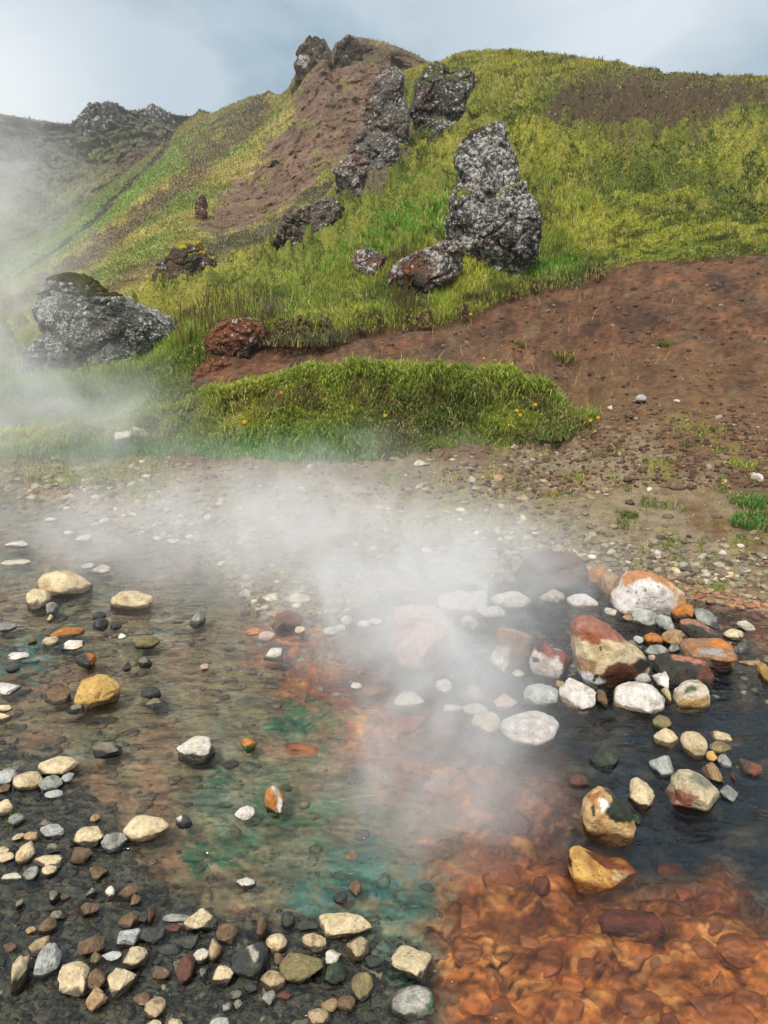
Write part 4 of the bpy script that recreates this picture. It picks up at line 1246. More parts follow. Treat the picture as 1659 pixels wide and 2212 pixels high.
 ('D', 1350, 1078, 1372, 1092, 'darkred', 'a', 'dark stone alone on the pale mud', 'stones on the bare slope'),
 ('D', 1532, 1110, 1560, 1122, 'brown', 'f', 'dark flat stone on the reddish mud near green grass', 'stones on the bare slope'),
 ('D', 1300, 1052, 1320, 1066, 'tan', 'a', 'tan stone on the gravel left of the dark mud stone', 'stones on the bare slope'),
 ('D', 1346, 1030, 1370, 1042, 'darkred', 'a', 'dark lump on the dirt uphill of the dark mud stone', 'stones on the bare slope'),
 ('D', 1264, 1068, 1292, 1080, 'tan', 'f', 'dull flat stone at the dirt and gravel edge', 'stones on the bare slope'),
 ('D', 1100, 958, 1120, 972, 'pale', 'a', 'pale stone at the foot of the turf bank', 'stones on the bare slope'),
 ('D', 1066, 1024, 1090, 1040, 'tan', 'a', 'upright tan stone on the olive gravel', 'stones on the bare slope'),
 ('D', 1010, 1028, 1030, 1045, 'pale', 'r', 'round pale stone left of the upright tan stone', 'stones on the bare slope'),
 ('D', 892, 994, 920, 1008, 'pale', 'r', 'pale stone at the top of the gravel bank below the turf', 'stones on the bare slope'),
 ('D', 1586, 940, 1612, 953, 'brown', 'r', 'brown stone on the stony right slope', 'stones on the bare slope'),
 ('D', 1608, 946, 1622, 955, 'tan', 'a', 'tan stone beside the brown stone on the stony slope', 'stones on the bare slope'),
 ('D', 268, 920, 328, 952, 'white', 'a', 'white lichened rock in the hazy grass left of the turf', 'stones on the bare slope'),
 ('D', 246, 932, 282, 952, 'pale', 'a', 'pale rock left beside the white lichened rock', 'stones on the bare slope'),
]
for r in T:
    reg, x0, y0, x1, y1, pal, shp, lab, grp = r
    kw = {}
    if pal.startswith('sunk'): kw['sunk'] = True
    if lab.startswith('long cream tan'): kw['roll'] = 35
    if lab.startswith('dark stone with a white tip'): kw['paints'] = [([(760, 332), (785, 332), (785, 362), (760, 362)], (205, 200, 190), 4)]
    if lab.startswith('large black round'): kw['paints'] = [([(1060, 900), (1085, 895), (1112, 940), (1105, 975), (1085, 960), (1075, 930)], (190, 182, 160), 6)]
    if lab.startswith('black stone with one orange'): kw['paints'] = [([(450, 920), (530, 940), (530, 1000), (495, 985), (480, 945)], (178, 104, 52), 8)]
    if lab.startswith('white topped low'): kw['paints'] = [([(630, 395), (740, 395), (740, 440), (630, 445)], (226, 220, 212), 20)]
    if lab.startswith('orange stone with a white ridge'): kw['paints'] = [([(1170, 212), (1195, 215), (1222, 280), (1215, 330), (1190, 325), (1200, 270)], (216, 206, 190), 6)]
    if lab.startswith('small orange capped'): kw['paints'] = [([(1030, 42), (1120, 42), (1120, 80), (1030, 80)], (40, 90, 50), 8)]
    if lab.startswith('dark stone with a red orange'): kw['paints'] = [([(1490, 1290), (1565, 1290), (1560, 1400), (1490, 1400)], (84, 70, 58), 10), ([(1565, 1310), (1640, 1330), (1640, 1400), (1575, 1400)], (122, 74, 54), 12)]
    if lab.startswith('glossy blackish'): kw['bury'] = -0.1
    stone(reg, x0, y0, x1, y1, pal, shp, lab, group=grp, **kw)

# ------------------------------------------------------------------ traced boulders and lava rocks
def poly_radius(poly, cx, cz, th):
    """distance from (cx,cz) to the outline in each direction"""
    R = np.zeros_like(th)
    ct, st = np.cos(th), np.sin(th)
    n = len(poly)
    for k in range(n):
        ax, az = poly[k][0] - cx, poly[k][1] - cz
        bx, bz = poly[(k + 1) % n][0] - cx, poly[(k + 1) % n][1] - cz
        ex, ez = bx - ax, bz - az
        den = ct * ez - st * ex
        den = np.where(np.abs(den) < 1e-12, 1e-12, den)
        r = (ax * ez - az * ex) / den
        s = (ax * st - az * ct) / den
        R = np.where((s >= -1e-6) & (s <= 1 + 1e-6) & (r > R), r, R)
    return R


def lump(poly_px, Y, thick, seed, level=5, rough=0.06, knob=0.0, knob_sc=6, sink=0.15, box=0.72, ridge=0.0, cuts=6):
    """solid body with the traced outline, real depth Y, front to back half-thickness 'thick' (share of its width)"""
    V, F = ico(level)
    W = at_y(np.array([p[0] for p in poly_px]), np.array([p[1] for p in poly_px]), Y)
    pts = W[:, [0, 2]]
    # smooth the outline a little
    cz = pts[:, 1].mean()
    cx = pts[:, 0].mean()
    hgt = pts[:, 1].max() - pts[:, 1].min()
    wid = pts[:, 0].max() - pts[:, 0].min()
    low = pts[:, 1].min()
    pts = pts.copy()
    pts[:, 1] -= sink * hgt * np.clip(1 - (pts[:, 1] - low) / (0.35 * hgt), 0, 1)
    cz -= sink * hgt * 0.2
    th = np.arctan2(V[:, 2], V[:, 0])
    grid = np.linspace(-np.pi, np.pi, 721)
    Rg = poly_radius(pts.tolist(), cx, cz, grid)
    ker = np.hanning(9)
    ker /= ker.sum()
    Rg = np.convolve(np.concatenate([Rg[-21:-1], Rg, Rg[1:21]]), ker, 'same')[20:-20]
    R = np.interp(th, grid, Rg)
    rho = np.sqrt(V[:, 0] ** 2 + V[:, 2] ** 2)
    rr = R * rho ** box
    d = thick * wid
    yy = np.sign(V[:, 1]) * np.abs(V[:, 1]) ** 0.9 * d
    # thinner where the outline is close to the centre line top
    P = np.stack([cx + rr * np.cos(th), Y + yy, cz + rr * np.sin(th)], -1)
    sz = math.sqrt(max(wid * hgt, 1e-9))
    q = (P - P.mean(0)) / sz
    rg = np.random.default_rng(seed + 77)
    for k in range(cuts):                          # broken facets
        nv = rg.normal(size=3)
        nv[1] = -abs(nv[1]) * 1.6 - 0.5
        nv /= np.linalg.norm(nv)
        dq = q @ nv
        ex = np.maximum(dq - np.quantile(dq, rg.uniform(0.84, 0.97)), 0)
        q = q - nv * (ex * 0.85)[:, None]
    P = q * sz + P.mean(0)
    N = vnormals(P, F)
    dsp = rough * fbm(q * 3 + seed, 5, seed) + rough * 0.9 * fbm(q * 1.4 + seed, 2, seed + 4)
    kv = None
    if knob > 0:
        f1, f2, cid = worley(q * knob_sc + fbm(q * 6, 2, seed)[:, None] * 0.4, seed)
        kv = np.clip((f2 - f1) * 1.6, 0, 1)
        dsp = dsp + knob * (np.sqrt(kv) - 0.5) * (0.4 + cid)
    if ridge > 0:
        b1, b2, bid = worley(q * np.array([2.6, 2.6, 3.4]) + fbm(q * 3, 3, seed + 8)[:, None] * 0.5, seed + 12)
        dsp = dsp + 1.5 * ridge * (bid - 0.5) * sstep(0.0, 0.10, b2 - b1) - 1.0 * ridge * sstep(0.07, 0.0, b2 - b1)
        dsp = dsp + ridge * (fbm(q * np.array([4, 4, 2]) + seed, 4, seed + 7, True) - 0.4)
    P = P + N * (dsp * sz)[:, None]
    # refit to the traced width and top after the breakage
    pu = [p[0] for p in poly_px]
    tu0, tu1, tv0 = min(pu), max(pu), min(p[1] for p in poly_px)
    for it in range(3):
        u, v = project(P)
        xc = P[:, 0].mean()
        P[:, 0] = xc + (P[:, 0] - xc) * ((tu1 - tu0) / (u.max() - u.min()))
        u, v = project(P)
        k = Y / CP / FPX
        P[:, 0] += ((tu0 + tu1) / 2 - (u.max() + u.min()) / 2) * k
        zb = P[:, 2].min()
        grow = (v.min() - tv0) * k
        P[:, 2] = zb + (P[:, 2] - zb) * (1 + grow / max(P[:, 2].max() - zb, 1e-6))
    return P, F, q, (kv if kv is not None else np.zeros(len(P)))


def merge(parts):
    Vs, Fs, Qs, Ks, off = [], [], [], [], 0
    for P, F, q, k in parts:
        Vs.append(P)
        Fs.append(F + off)
        Qs.append(q)
        Ks.append(k)
        off += len(P)
    return np.concatenate(Vs), np.concatenate(Fs), np.concatenate(Qs), np.concatenate(Ks)


def lava_col(V, F, q, kv, seed, base, base2, lichen, amt, rust=0.0, sc=1.0):
    n = fbm(q * 2.5 + seed, 4, seed + 1)
    C = lin(base) + sstep(-0.1, 0.3, n)[:, None] * (lin(base2) - lin(base))
    if rust > 0:
        r = sstep(0.02, 0.22, fbm(q * 1.7 + 7, 4, seed + 2) - 0.12 + rust * 0.25)
        C = C + (r * min(1, rust))[:, None] * (lin((122, 78, 54)) - C)
    a = np.clip(amt * 1.15 + min(1.2, 3.2 * amt) * (fbm(q * 1.5 + 3, 4, seed + 5)), 0.0, 0.95)
    if kv.max() > 0:
        a = a * (0.4 + 0.6 * sstep(0.08, 0.4, kv))
    return np.concatenate([np.clip(C, 0.004, 0.75), a[:, None]], 1)


def moss_part(P, F, parent, seed, size, thr=0.55, dens=0.0, colr=(104, 100, 34), colr2=(62, 66, 26), zmin=-1e9, thick=0.03, name='moss'):
    """cushions of moss on the upward faces, a raised skin of its own"""
    N = vnormals(P, F)
    q = P / size
    m = N[:, 2] + 0.7 * fbm(q * 3.0, 4, seed + 60) - thr + dens
    m = np.where(P[:, 2] > zmin, m, -1)
    keep = (m[F] > 0).sum(1) >= 2
    if keep.sum() < 8: return None
    Fk = F[keep]
    ids, inv = np.unique(Fk, return_inverse=True)
    Fk = inv.reshape(Fk.shape)
    h = np.clip(m[ids] * 2.2, 0, 1) ** 0.6 * (0.6 + 0.8 * (0.5 + fbm(q[ids] * 9, 3, seed + 61)))
    V = P[ids] + N[ids] * ((h * 1.0 - 0.12) * thick * size)[:, None]
    # every separate cushion is a part of its own
    lab = np.arange(len(ids))
    while True:
        mn = lab[Fk].min(1)
        new = lab.copy()
        for c in range(Fk.shape[1]): np.minimum.at(new, Fk[:, c], mn)
        new = new[new]
        if (new == lab).all(): break
        lab = new
    n = fbm(q[ids] * 5, 3, seed + 62)
    C = lin(colr) + sstep(-0.15, 0.25, n)[:, None] * (lin(colr2) - lin(colr))
    for root in np.unique(lab):
        sel = lab == root
        if sel.sum() < 60: continue
        remap = np.cumsum(sel) - 1
        fs = remap[Fk[sel[Fk[:, 0]]]]
        mkobj(name, V[sel], fs, M_MOSS, parent=parent, cols=C[sel], origin=V[sel].mean(0))


def traced(lumps, label, seed, base, base2, lichen, amt, rust=0.0, moss=None, sc=1.0, mat=None, name='lava_rock', cat='rock', group='lichened lava rocks on the slope', colfn=None):
    parts = [lump(p, Y, th, seed + 31 * k, **kw) for k, (p, Y, th, kw) in enumerate(lumps)]
    P, F, q, kv = merge(parts)
    C = lava_col(P, F, q, kv, seed, base, base2, lichen, amt, rust, sc)
    if colfn is not None: C = colfn(P, C, q)
    org = P.mean(0)
    org[2] = np.percentile(P[:, 2], 8)
    o = mkobj(name, P, F, mat or M_LAVA, cols=C, origin=org)
    tag(o, label, cat, group)
    if moss:
        size = math.sqrt((P[:, 0].max() - P[:, 0].min()) * (P[:, 2].max() - P[:, 2].min()))
        moss_part(P, F, o, seed, size, **moss)
    return o


gy = lambda px, py: float(ground_at(px, py)[1])
LK = dict(level=6, rough=0.09, knob=0.03, knob_sc=12, ridge=0.045, box=0.68, cuts=9)
# tall front pillar
Yp = gy(1060, 600) + 0.35
traced([([(990, 470), (984, 400), (978, 340), (983, 300), (1003, 272), (1040, 260), (1078, 266), (1102, 286), (1116, 330), (1124, 370), (1134, 410), (1130, 470), (1060, 490)], Yp + 0.35, .45, dict(LK)),
        ([(990, 560), (960, 514), (957, 480), (972, 455), (967, 425), (982, 398), (1012, 380), (1055, 382), (1085, 400), (1085, 450), (1070, 520), (1040, 580)], Yp + 0.1, .42, dict(LK)),
        ([(1006, 520), (1018, 465), (1045, 415), (1085, 388), (1122, 390), (1140, 420), (1155, 455), (1168, 495), (1172, 530), (1155, 560), (1110, 590), (1050, 602), (1015, 592), (1005, 560)], Yp, .45, dict(LK))],
       'tall two tier lava pillar crusted with white lichen, beside the bare trail', 201, (92, 88, 80), (66, 62, 58), (206, 204, 200), 0.60, rust=0.3,
       moss=dict(thr=0.82, thick=0.022, zmin=2.9, colr=(120, 118, 50), colr2=(76, 78, 40)))
Ys = gy(900, 650) + 0.5
traced([([(828, 642), (835, 600), (862, 568), (900, 540), (958, 518), (985, 525), (1003, 560), (1000, 590), (975, 600), (935, 610), (912, 645), (870, 655)], Ys, .40, dict(LK))],
       'low slanting lava slab with a rusty face left of the tall pillar', 211, (108, 88, 74), (76, 68, 62), (198, 194, 188), 0.42, rust=0.9, moss=dict(thr=1.0, thick=0.02))
Yr = gy(790, 612) + 0.4
traced([([(726, 610), (745, 568), (772, 542), (800, 535), (835, 548), (852, 575), (838, 604), (780, 616)], Yr, .45, dict(LK, knob=0.012))],
       'small rounded lava boulder in tall grass between two larger rocks', 221, (108, 96, 86), (78, 72, 66), (186, 180, 172), 0.38, rust=0.6)
Yd = gy(640, 548) + 0.8
traced([([(587, 520), (605, 495), (612, 465), (628, 450), (660, 448), (692, 430), (722, 424), (746, 450), (742, 490), (716, 515), (690, 522), (650, 542), (612, 550), (596, 540)], Yd, .40, dict(LK, rough=0.10, knob=0.035, knob_sc=9))],
       'dark knobbly lava outcrop on the grass ridge left of centre', 231, (112, 100, 88), (80, 72, 66), (140, 130, 118), 0.16, rust=0.4, moss=dict(thr=0.95, thick=0.03))
Yl = gy(250, 800) + 0.75
traced([([(70, 700), (68, 668), (86, 638), (95, 602), (130, 592), (180, 606), (222, 634), (262, 636), (300, 652), (340, 670), (370, 690), (384, 716), (372, 738), (330, 748), (260, 785), (200, 790), (120, 770), (85, 730)], Yl, .36, dict(LK, rough=0.07, ridge=0.03)),
        ([(28, 862), (38, 822), (66, 782), (88, 738), (110, 715), (165, 730), (190, 790), (150, 850), (90, 875)], Yl - 0.25, .42, dict(LK)),
        ([(180, 760), (240, 730), (320, 735), (300, 790), (230, 820), (170, 810)], Yl - 0.1, .40, dict(LK))],
       'broad grey lichened lava boulder with a dark mossy peak, in steam at left', 241, (112, 110, 104), (78, 78, 74), (196, 198, 194), 0.50, mat=M_LAVANEAR, moss=dict(thr=0.42, thick=0.014, zmin=float(at_y(130, 640, Yl)[2]), colr=(66, 66, 30), colr2=(48, 44, 26)))
Ym = gy(500, 795) + 0.35
traced([([(440, 760), (446, 735), (462, 705), (490, 688), (530, 680), (566, 688), (582, 712), (575, 745), (545, 765), (505, 775), (475, 800), (445, 802)], Ym, .36, dict(LK, knob=0.04, knob_sc=7)),
        ([(405, 840), (425, 805), (442, 775), (480, 770), (500, 785), (480, 815), (440, 835)], Ym - 0.3, .4, dict(LK))],
       'crumbling red brown lava rock set into the end of the grass bank', 251, (88, 56, 42), (54, 48, 42), (160, 152, 142), 0.10, rust=1.1, mat=M_LAVANEAR, moss=dict(thr=0.85, thick=0.025, colr=(78, 82, 34)))
# towers on the ridge flank
Yt = 22.3
traced([([(780, 300), (780, 195), (785, 163), (800, 149), (840, 142), (867, 148), (872, 180), (870, 205), (882, 235), (884, 300), (840, 330), (797, 325)], Yt, .45, dict(LK, rough=0.06)),
        ([(860, 215), (880, 230), (886, 285), (882, 318), (862, 322), (848, 290), (850, 240)], Yt - .2, .5, dict(LK)),
        ([(715, 418), (740, 352), (775, 300), (800, 268), (845, 270), (868, 300), (878, 345), (882, 378), (850, 412), (780, 428)], Yt - 0.5, .30, dict(LK, rough=0.13, ridge=0.06))],
       'left rock tower of the ridge pair, grey lichened column on a rubble apron', 261, (114, 106, 98), (82, 78, 74), (184, 186, 186), 0.42, rust=0.5, moss=dict(thr=1.0, thick=0.02))
traced([([(884, 240), (886, 192), (892, 162), (912, 140), (940, 135), (972, 146), (1000, 156), (1032, 166), (1020, 190), (992, 205), (992, 255), (980, 305), (960, 340), (935, 362), (918, 322), (896, 290)], Yt + 1.2, .45, dict(LK, rough=0.10, ridge=0.04)),
        ([(905, 280), (960, 250), (1000, 270), (985, 310), (965, 350), (940, 368), (925, 330)], Yt + 0.6, .4, dict(LK))],
       'right rock tower of the ridge pair with green moss on its shoulder', 271, (96, 88, 78), (70, 66, 62), (170, 172, 168), 0.30, rust=0.5, moss=dict(thr=0.55, thick=0.03, colr=(98, 106, 60), colr2=(70, 78, 44)))
# outcrops farther left
Yo = 27.0
traced([([(326, 590), (336, 562), (378, 530), (420, 522), (452, 540), (470, 560), (445, 585), (410, 598), (365, 618), (335, 612)], Yo, .35, dict(LK, rough=0.11, knob=0.03, knob_sc=8))],
       'brown layered outcrop with a yellow moss cap below the scree', 281, (104, 86, 72), (78, 68, 60), (150, 138, 124), 0.14, rust=0.9, moss=dict(thr=0.55, dens=-0.15, thick=0.03, colr=(150, 142, 46), colr2=(120, 118, 40)))
traced([([(420, 492), (420, 455), (426, 428), (440, 420), (449, 432), (447, 470), (452, 500), (436, 512)], 44, .5, dict(LK, rough=0.12))],
       'narrow dark outcrop at the foot of the brown scree', 291, (84, 70, 58), (66, 58, 50), (120, 108, 96), 0.08, rust=0.8)
traced([([(800, 470), (812, 448), (845, 425), (858, 430), (842, 450), (815, 472)], 22, .5, dict(LK, level=5))],
       'thin grey rock rib in the lush grass above the small boulder', 295, (92, 86, 78), (70, 66, 60), (150, 146, 138), 0.15)
traced([([(1248, 276), (1262, 256), (1280, 243), (1300, 246), (1304, 262), (1290, 276), (1268, 282)], 28.5, .5, dict(LK, level=5, rough=0.1))],
       'small pale rock under a yellow moss hood high on the green hill', 301, (92, 74, 62), (70, 60, 52), (190, 182, 174), 0.18, rust=0.5, moss=dict(thr=0.35, thick=0.06, colr=(134, 132, 36), colr2=(104, 110, 34)))
for (pl, Y, lab, sd) in [([(164, 300), (166, 258), (180, 236), (193, 224), (240, 219), (254, 226), (272, 240), (286, 262), (282, 300), (220, 320)], 183, 'left dark crag of the far skyline', 311),
                         ([(300, 300), (306, 250), (320, 232), (330, 226), (348, 232), (368, 246), (384, 262), (380, 300), (340, 310)], 181, 'second grey crag of the far skyline, right of the dark crag', 321),
                         ([(628, 250), (640, 190), (650, 152), (657, 120), (672, 110), (678, 90), (690, 76), (698, 88), (707, 82), (712, 112), (722, 150), (716, 210), (680, 260)], 77.5, 'brown crag forming the left tooth of the scree peak', 351),
                         ([(720, 170), (722, 110), (727, 92), (738, 84), (754, 74), (775, 80), (784, 110), (776, 150), (750, 185)], 76, 'blunt crag right of the notch on the scree peak', 361),
                         ([(416, 262), (420, 244), (431, 235), (446, 240), (458, 248), (452, 266)], 113, 'small crag knob at the low saddle of the skyline', 331),
                         ([(568, 212), (572, 202), (581, 196), (592, 202), (598, 212)], 97, 'small crag knob left of the scree peak', 341)]:
    traced([(pl, Y, .4, dict(level=6, rough=0.09, knob=0.04, knob_sc=7, sink=.3, box=.6, ridge=.05))], lab, sd, ((92, 76, 62) if sd > 350 else (92, 88, 80)), (70, 66, 58), (150, 150, 142), (0.05 if sd > 350 else 0.2), mat=M_LAVAFAR, name='crag', cat='crag', group='crags on the far skyline', moss=dict(thr=0.9, thick=0.02, colr=(96, 96, 54)))


# ---- traced boulders of the hot pool, with the colours they carry
def hero(reg, poly, thick, seed, base, base2, label, paints, rough=0.03, sink=0.12, box=0.72, pits=False, stain=None, group=GR, level=5, fwd=0.75, holes=None, name='boulder'):
    ox, oy, k = REG[reg]
    pp = [(ox + a * k, oy + b * k) for a, b in poly]
    yb = max(p[1] for p in pp)
    xb = sum(p[0] for p in pp) / len(pp)
    w = max(p[0] for p in pp) - min(p[0] for p in pp)
    Yw = float(at_z(xb, yb, 0.0)[1])
    Y = Yw + thick * fwd * w / FPX * Yw
    P, F, q, _ = lump(pp, Y, thick, seed, level=6, rough=rough * 1.3, sink=sink, box=box)
    n = fbm(q * 3, 4, seed)
    C = lin(base) + sstep(-.1, .3, n)[:, None] * (lin(base2) - lin(base))
    u, v = project(P)
    u, v = (u - ox) / k, (v - oy) / k
    wz = max(a for a, b in poly) - min(a for a, b in poly)
    nn = fbm(q * 4 + 2, 5, seed + 2) * 0.11 * wz
    sp = fbm(q * 12, 3, seed + 3)
    wet = np.full(len(P), 0.1)
    for pl, colr, soft, wv in paints:
        mk = sstep(-soft, soft, sdist(pl, u, v) + nn)
        C += mk[:, None] * (lin(colr) - C)
        wet += mk * (wv - wet)
    C = C * (1 + 0.35 * sp)[:, None]
    if holes:
        f1, _, cid = worley(q * 9, seed + 9)
        hm = sstep(0.30, 0.16, f1) * (cid > 0.45) * sstep(-20, 20, sdist(holes, u, v))
        C = C * (1 - 0.75 * hm[:, None])
        P = P - vnormals(P, F) * (hm * 0.02 * w / FPX * Yw)[:, None]
    s = sstep(0.016, 0.002, P[:, 2] + 0.01 * n)
    C = C + s[:, None] * (lin(stain or (60, 48, 40)) - C) * 0.8
    C = np.concatenate([np.clip(C, .004, .78), np.maximum(wet, s * .9)[:, None]], 1)
    org = P.mean(0)
    org[2] = -0.05
    o = mkobj(name, P, F, M_PUMICE if pits else M_STONE, cols=C, origin=org)
    tag(o, label, name, group)
    return o


hero(6, [(582, 600), (586, 560), (610, 530), (650, 512), (700, 520), (790, 555), (860, 600), (910, 650), (960, 690), (1005, 735), (1016, 770), (985, 815), (930, 850), (870, 876), (800, 884), (700, 882), (650, 872), (620, 830), (598, 760), (584, 680)],
     .42, 401, (206, 188, 150), (190, 164, 124), 'big boulder with a red brown cap over cream bands, dark crack at front',
     [([(560, 480), (760, 480), (880, 560), (960, 640), (1000, 690), (930, 670), (850, 655), (780, 640), (700, 625), (560, 620)], (150, 100, 80), 10, .1),
      ([(640, 600), (745, 625), (745, 668), (700, 668), (650, 640)], (150, 84, 50), 8, .1),
      ([(580, 760), (740, 765), (730, 830), (640, 830)], (166, 130, 96), 14, .1),
      ([(800, 780), (900, 765), (1040, 760), (1000, 830), (870, 900), (790, 880), (715, 868), (760, 820)], (98, 58, 40), 10, .5),
      ([(930, 780), (1030, 740), (1030, 800), (960, 815)], (40, 40, 34), 8, .5),
      ([(610, 815), (720, 840), (760, 885), (640, 890)], (206, 204, 202), 10, .2),
      ([(748, 690), (756, 690), (752, 760), (735, 840), (712, 872), (706, 866), (728, 830), (744, 760)], (48, 46, 30), 3, .2),
      ([(762, 688), (785, 690), (790, 740), (760, 770), (750, 765), (780, 735), (778, 700)], (70, 66, 40), 3, .2)], rough=0.05, box=.66, level=6)
hero(6, [(800, 455), (806, 415), (850, 375), (868, 320), (900, 280), (950, 270), (1040, 285), (1110, 320), (1160, 370), (1200, 420), (1218, 470), (1190, 520), (1120, 510), (1060, 500), (960, 512), (900, 510), (850, 480)],
     .42, 411, (208, 202, 196), (196, 184, 174), 'large white boulder pitted with holes under a rusty orange top',
     [([(860, 310), (900, 260), (1000, 260), (1130, 310), (1180, 380), (1230, 470), (1180, 450), (1120, 360), (1040, 330), (950, 325), (880, 345)], (178, 122, 74), 14, .1),
      ([(1130, 330), (1180, 370), (1240, 500), (1190, 520), (1150, 430)], (196, 160, 114), 14, .1),
      ([(850, 480), (960, 500), (1060, 490), (1060, 530), (850, 530)], (150, 138, 122), 10, .4)], rough=0.05, pits=True,
     holes=[(830, 370), (1050, 330), (1130, 420), (1040, 480), (880, 480), (820, 440)])
hero(6, [(358, 780), (372, 720), (400, 670), (430, 655), (465, 668), (490, 700), (540, 712), (580, 745), (594, 790), (570, 835), (510, 860), (440, 860), (385, 835)],
     .45, 421, (198, 184, 176), (176, 160, 152), 'heart shaped boulder, white below and blood red on top',
     [([(395, 650), (470, 650), (500, 700), (600, 720), (610, 800), (560, 850), (535, 800), (520, 740), (470, 745), (420, 730), (390, 700)], (122, 58, 46), 10, .4),
      ([(400, 660), (445, 660), (450, 720), (405, 720)], (70, 34, 32), 8, .4),
      ([(455, 700), (495, 700), (495, 750), (460, 745)], (140, 74, 54), 8, .4),
      ([(560, 760), (610, 760), (600, 850), (540, 850)], (62, 34, 30), 10, .6),
      ([(370, 745), (410, 740), (415, 770), (375, 775)], (60, 76, 52), 6, .2)], rough=0.04)
hero(6, [(170, 640), (185, 590), (215, 575), (290, 595), (370, 625), (382, 680), (360, 750), (310, 795), (240, 790), (180, 740)],
     .45, 431, (132, 104, 82), (112, 90, 74), 'brown topped block left of the heart shaped boulder',
     [([(165, 680), (250, 690), (250, 800), (160, 800)], (186, 168, 152), 14, .1), ([(200, 570), (300, 590), (380, 620), (380, 640), (290, 615), (205, 590)], (158, 126, 98), 6, .1)], rough=0.03)
hero(6, [(1172, 570), (1180, 545), (1220, 532), (1290, 545), (1360, 580), (1410, 615), (1420, 640), (1340, 640), (1220, 625), (1180, 600)],
     .5, 441, (54, 52, 46), (74, 64, 52), 'dark flat boulder with a dusty pink upper edge',
     [([(1180, 530), (1290, 530), (1430, 620), (1420, 640), (1350, 605), (1270, 565), (1190, 556)], (160, 116, 92), 8, .1)], rough=0.05)
hero(6, [(1180, 700), (1185, 660), (1230, 638), (1330, 645), (1440, 640), (1470, 665), (1470, 700), (1495, 730), (1498, 790), (1470, 828), (1400, 820), (1350, 790), (1290, 730), (1220, 728)],
     .5, 451, (156, 108, 66), (140, 120, 100), 'knobbly orange brown rock with a glowing yellow orange patch',
     [([(1355, 650), (1440, 640), (1470, 665), (1465, 695), (1400, 692), (1350, 680)], (196, 120, 48), 6, .3),
      ([(1280, 690), (1420, 705), (1430, 735), (1340, 740), (1290, 720)], (160, 150, 142), 10, .1),
      ([(1350, 760), (1460, 770), (1470, 840), (1350, 840)], (66, 46, 34), 10, .6)], rough=0.06)
hero(6, [(1028, 790), (1040, 750), (1090, 728), (1160, 735), (1230, 740), (1300, 718), (1340, 735), (1368, 790), (1360, 840), (1330, 872), (1240, 880), (1120, 860), (1050, 830)],
     .45, 461, (46, 48, 40), (70, 58, 44), 'long black boulder with a pink brown top right of the red and cream one',
     [([(1130, 725), (1230, 740), (1300, 710), (1360, 735), (1350, 790), (1290, 785), (1240, 765), (1150, 755)], (172, 118, 96), 10, .1),
      ([(1290, 800), (1380, 780), (1380, 870), (1280, 875)], (98, 60, 42), 10, .5)], rough=0.05)
hero(6, [(1132, 1000), (1150, 940), (1200, 895), (1270, 868), (1325, 866), (1345, 900), (1340, 975), (1280, 1000), (1190, 1018)],
     .45, 471, (200, 190, 168), (176, 160, 126), 'cream boulder with green algae stains at the right of the front row',
     [([(1210, 905), (1250, 890), (1290, 900), (1260, 930), (1215, 935)], (86, 92, 62), 12, .2), ([(1130, 985), (1340, 960), (1345, 1020), (1130, 1030)], (176, 140, 84), 8, .3),
      ([(1225, 870), (1325, 862), (1340, 885), (1250, 890)], (150, 124, 92), 8, .1)], rough=0.045)
hero(8, [(850, 345), (862, 290), (905, 240), (945, 214), (990, 225), (1030, 265), (1065, 310), (1090, 350), (1080, 385), (1040, 415), (960, 428), (890, 418), (858, 395)],
     .5, 481, (192, 160, 110), (168, 128, 78), 'cream boulder with a black green patch, above the golden shard',
     [([(955, 300), (1000, 240), (1050, 300), (1090, 345), (1060, 370), (1000, 372), (960, 340)], (36, 46, 32), 6, .4),
      ([(950, 220), (1000, 225), (1030, 265), (970, 250)], (66, 60, 44), 8, .3),
      ([(920, 265), (970, 260), (980, 300), (945, 320)], (222, 216, 206), 8, .1),
      ([(880, 260), (915, 240), (940, 240), (900, 300)], (158, 98, 52), 8, .2),
      ([(897, 290), (908, 288), (912, 345), (900, 350)], (52, 60, 40), 4, .2)], rough=0.05, stain=(90, 52, 30))
hero(8, [(792, 560), (798, 490), (825, 472), (868, 500), (905, 530), (960, 552), (1010, 562), (1075, 566), (1100, 585), (1085, 612), (1030, 632), (980, 622), (900, 622), (815, 612)],
     .34, 491, (190, 150, 82), (164, 116, 52), 'golden shard shaped boulder tapering right in the orange water',
     [([(870, 480), (1010, 545), (1110, 560), (1100, 585), (1000, 572), (900, 540)], (98, 46, 26), 6, .6), ([(780, 470), (806, 470), (806, 600), (780, 600)], (62, 30, 22), 5, .6),
      ([(1000, 585), (1050, 585), (1050, 615), (1000, 612)], (206, 180, 130), 6, .1)], rough=0.05, stain=(110, 54, 22), pits=True)
hero(8, [(1213, 262), (1240, 240), (1245, 190), (1285, 150), (1340, 141), (1400, 165), (1440, 210), (1450, 260), (1420, 300), (1350, 316), (1250, 306)],
     .48, 501, (190, 172, 138), (164, 148, 116), 'round cream boulder with a red lower left side, in dark water',
     [([(1200, 235), (1300, 235), (1360, 262), (1330, 285), (1250, 285), (1200, 270)], (122, 74, 54), 8, .5), ([(1200, 270), (1330, 285), (1330, 320), (1200, 320)], (168, 108, 80), 8, .5),
      ([(1290, 170), (1350, 160), (1430, 220), (1400, 230), (1330, 195)], (126, 124, 104), 12, .1)], rough=0.04)
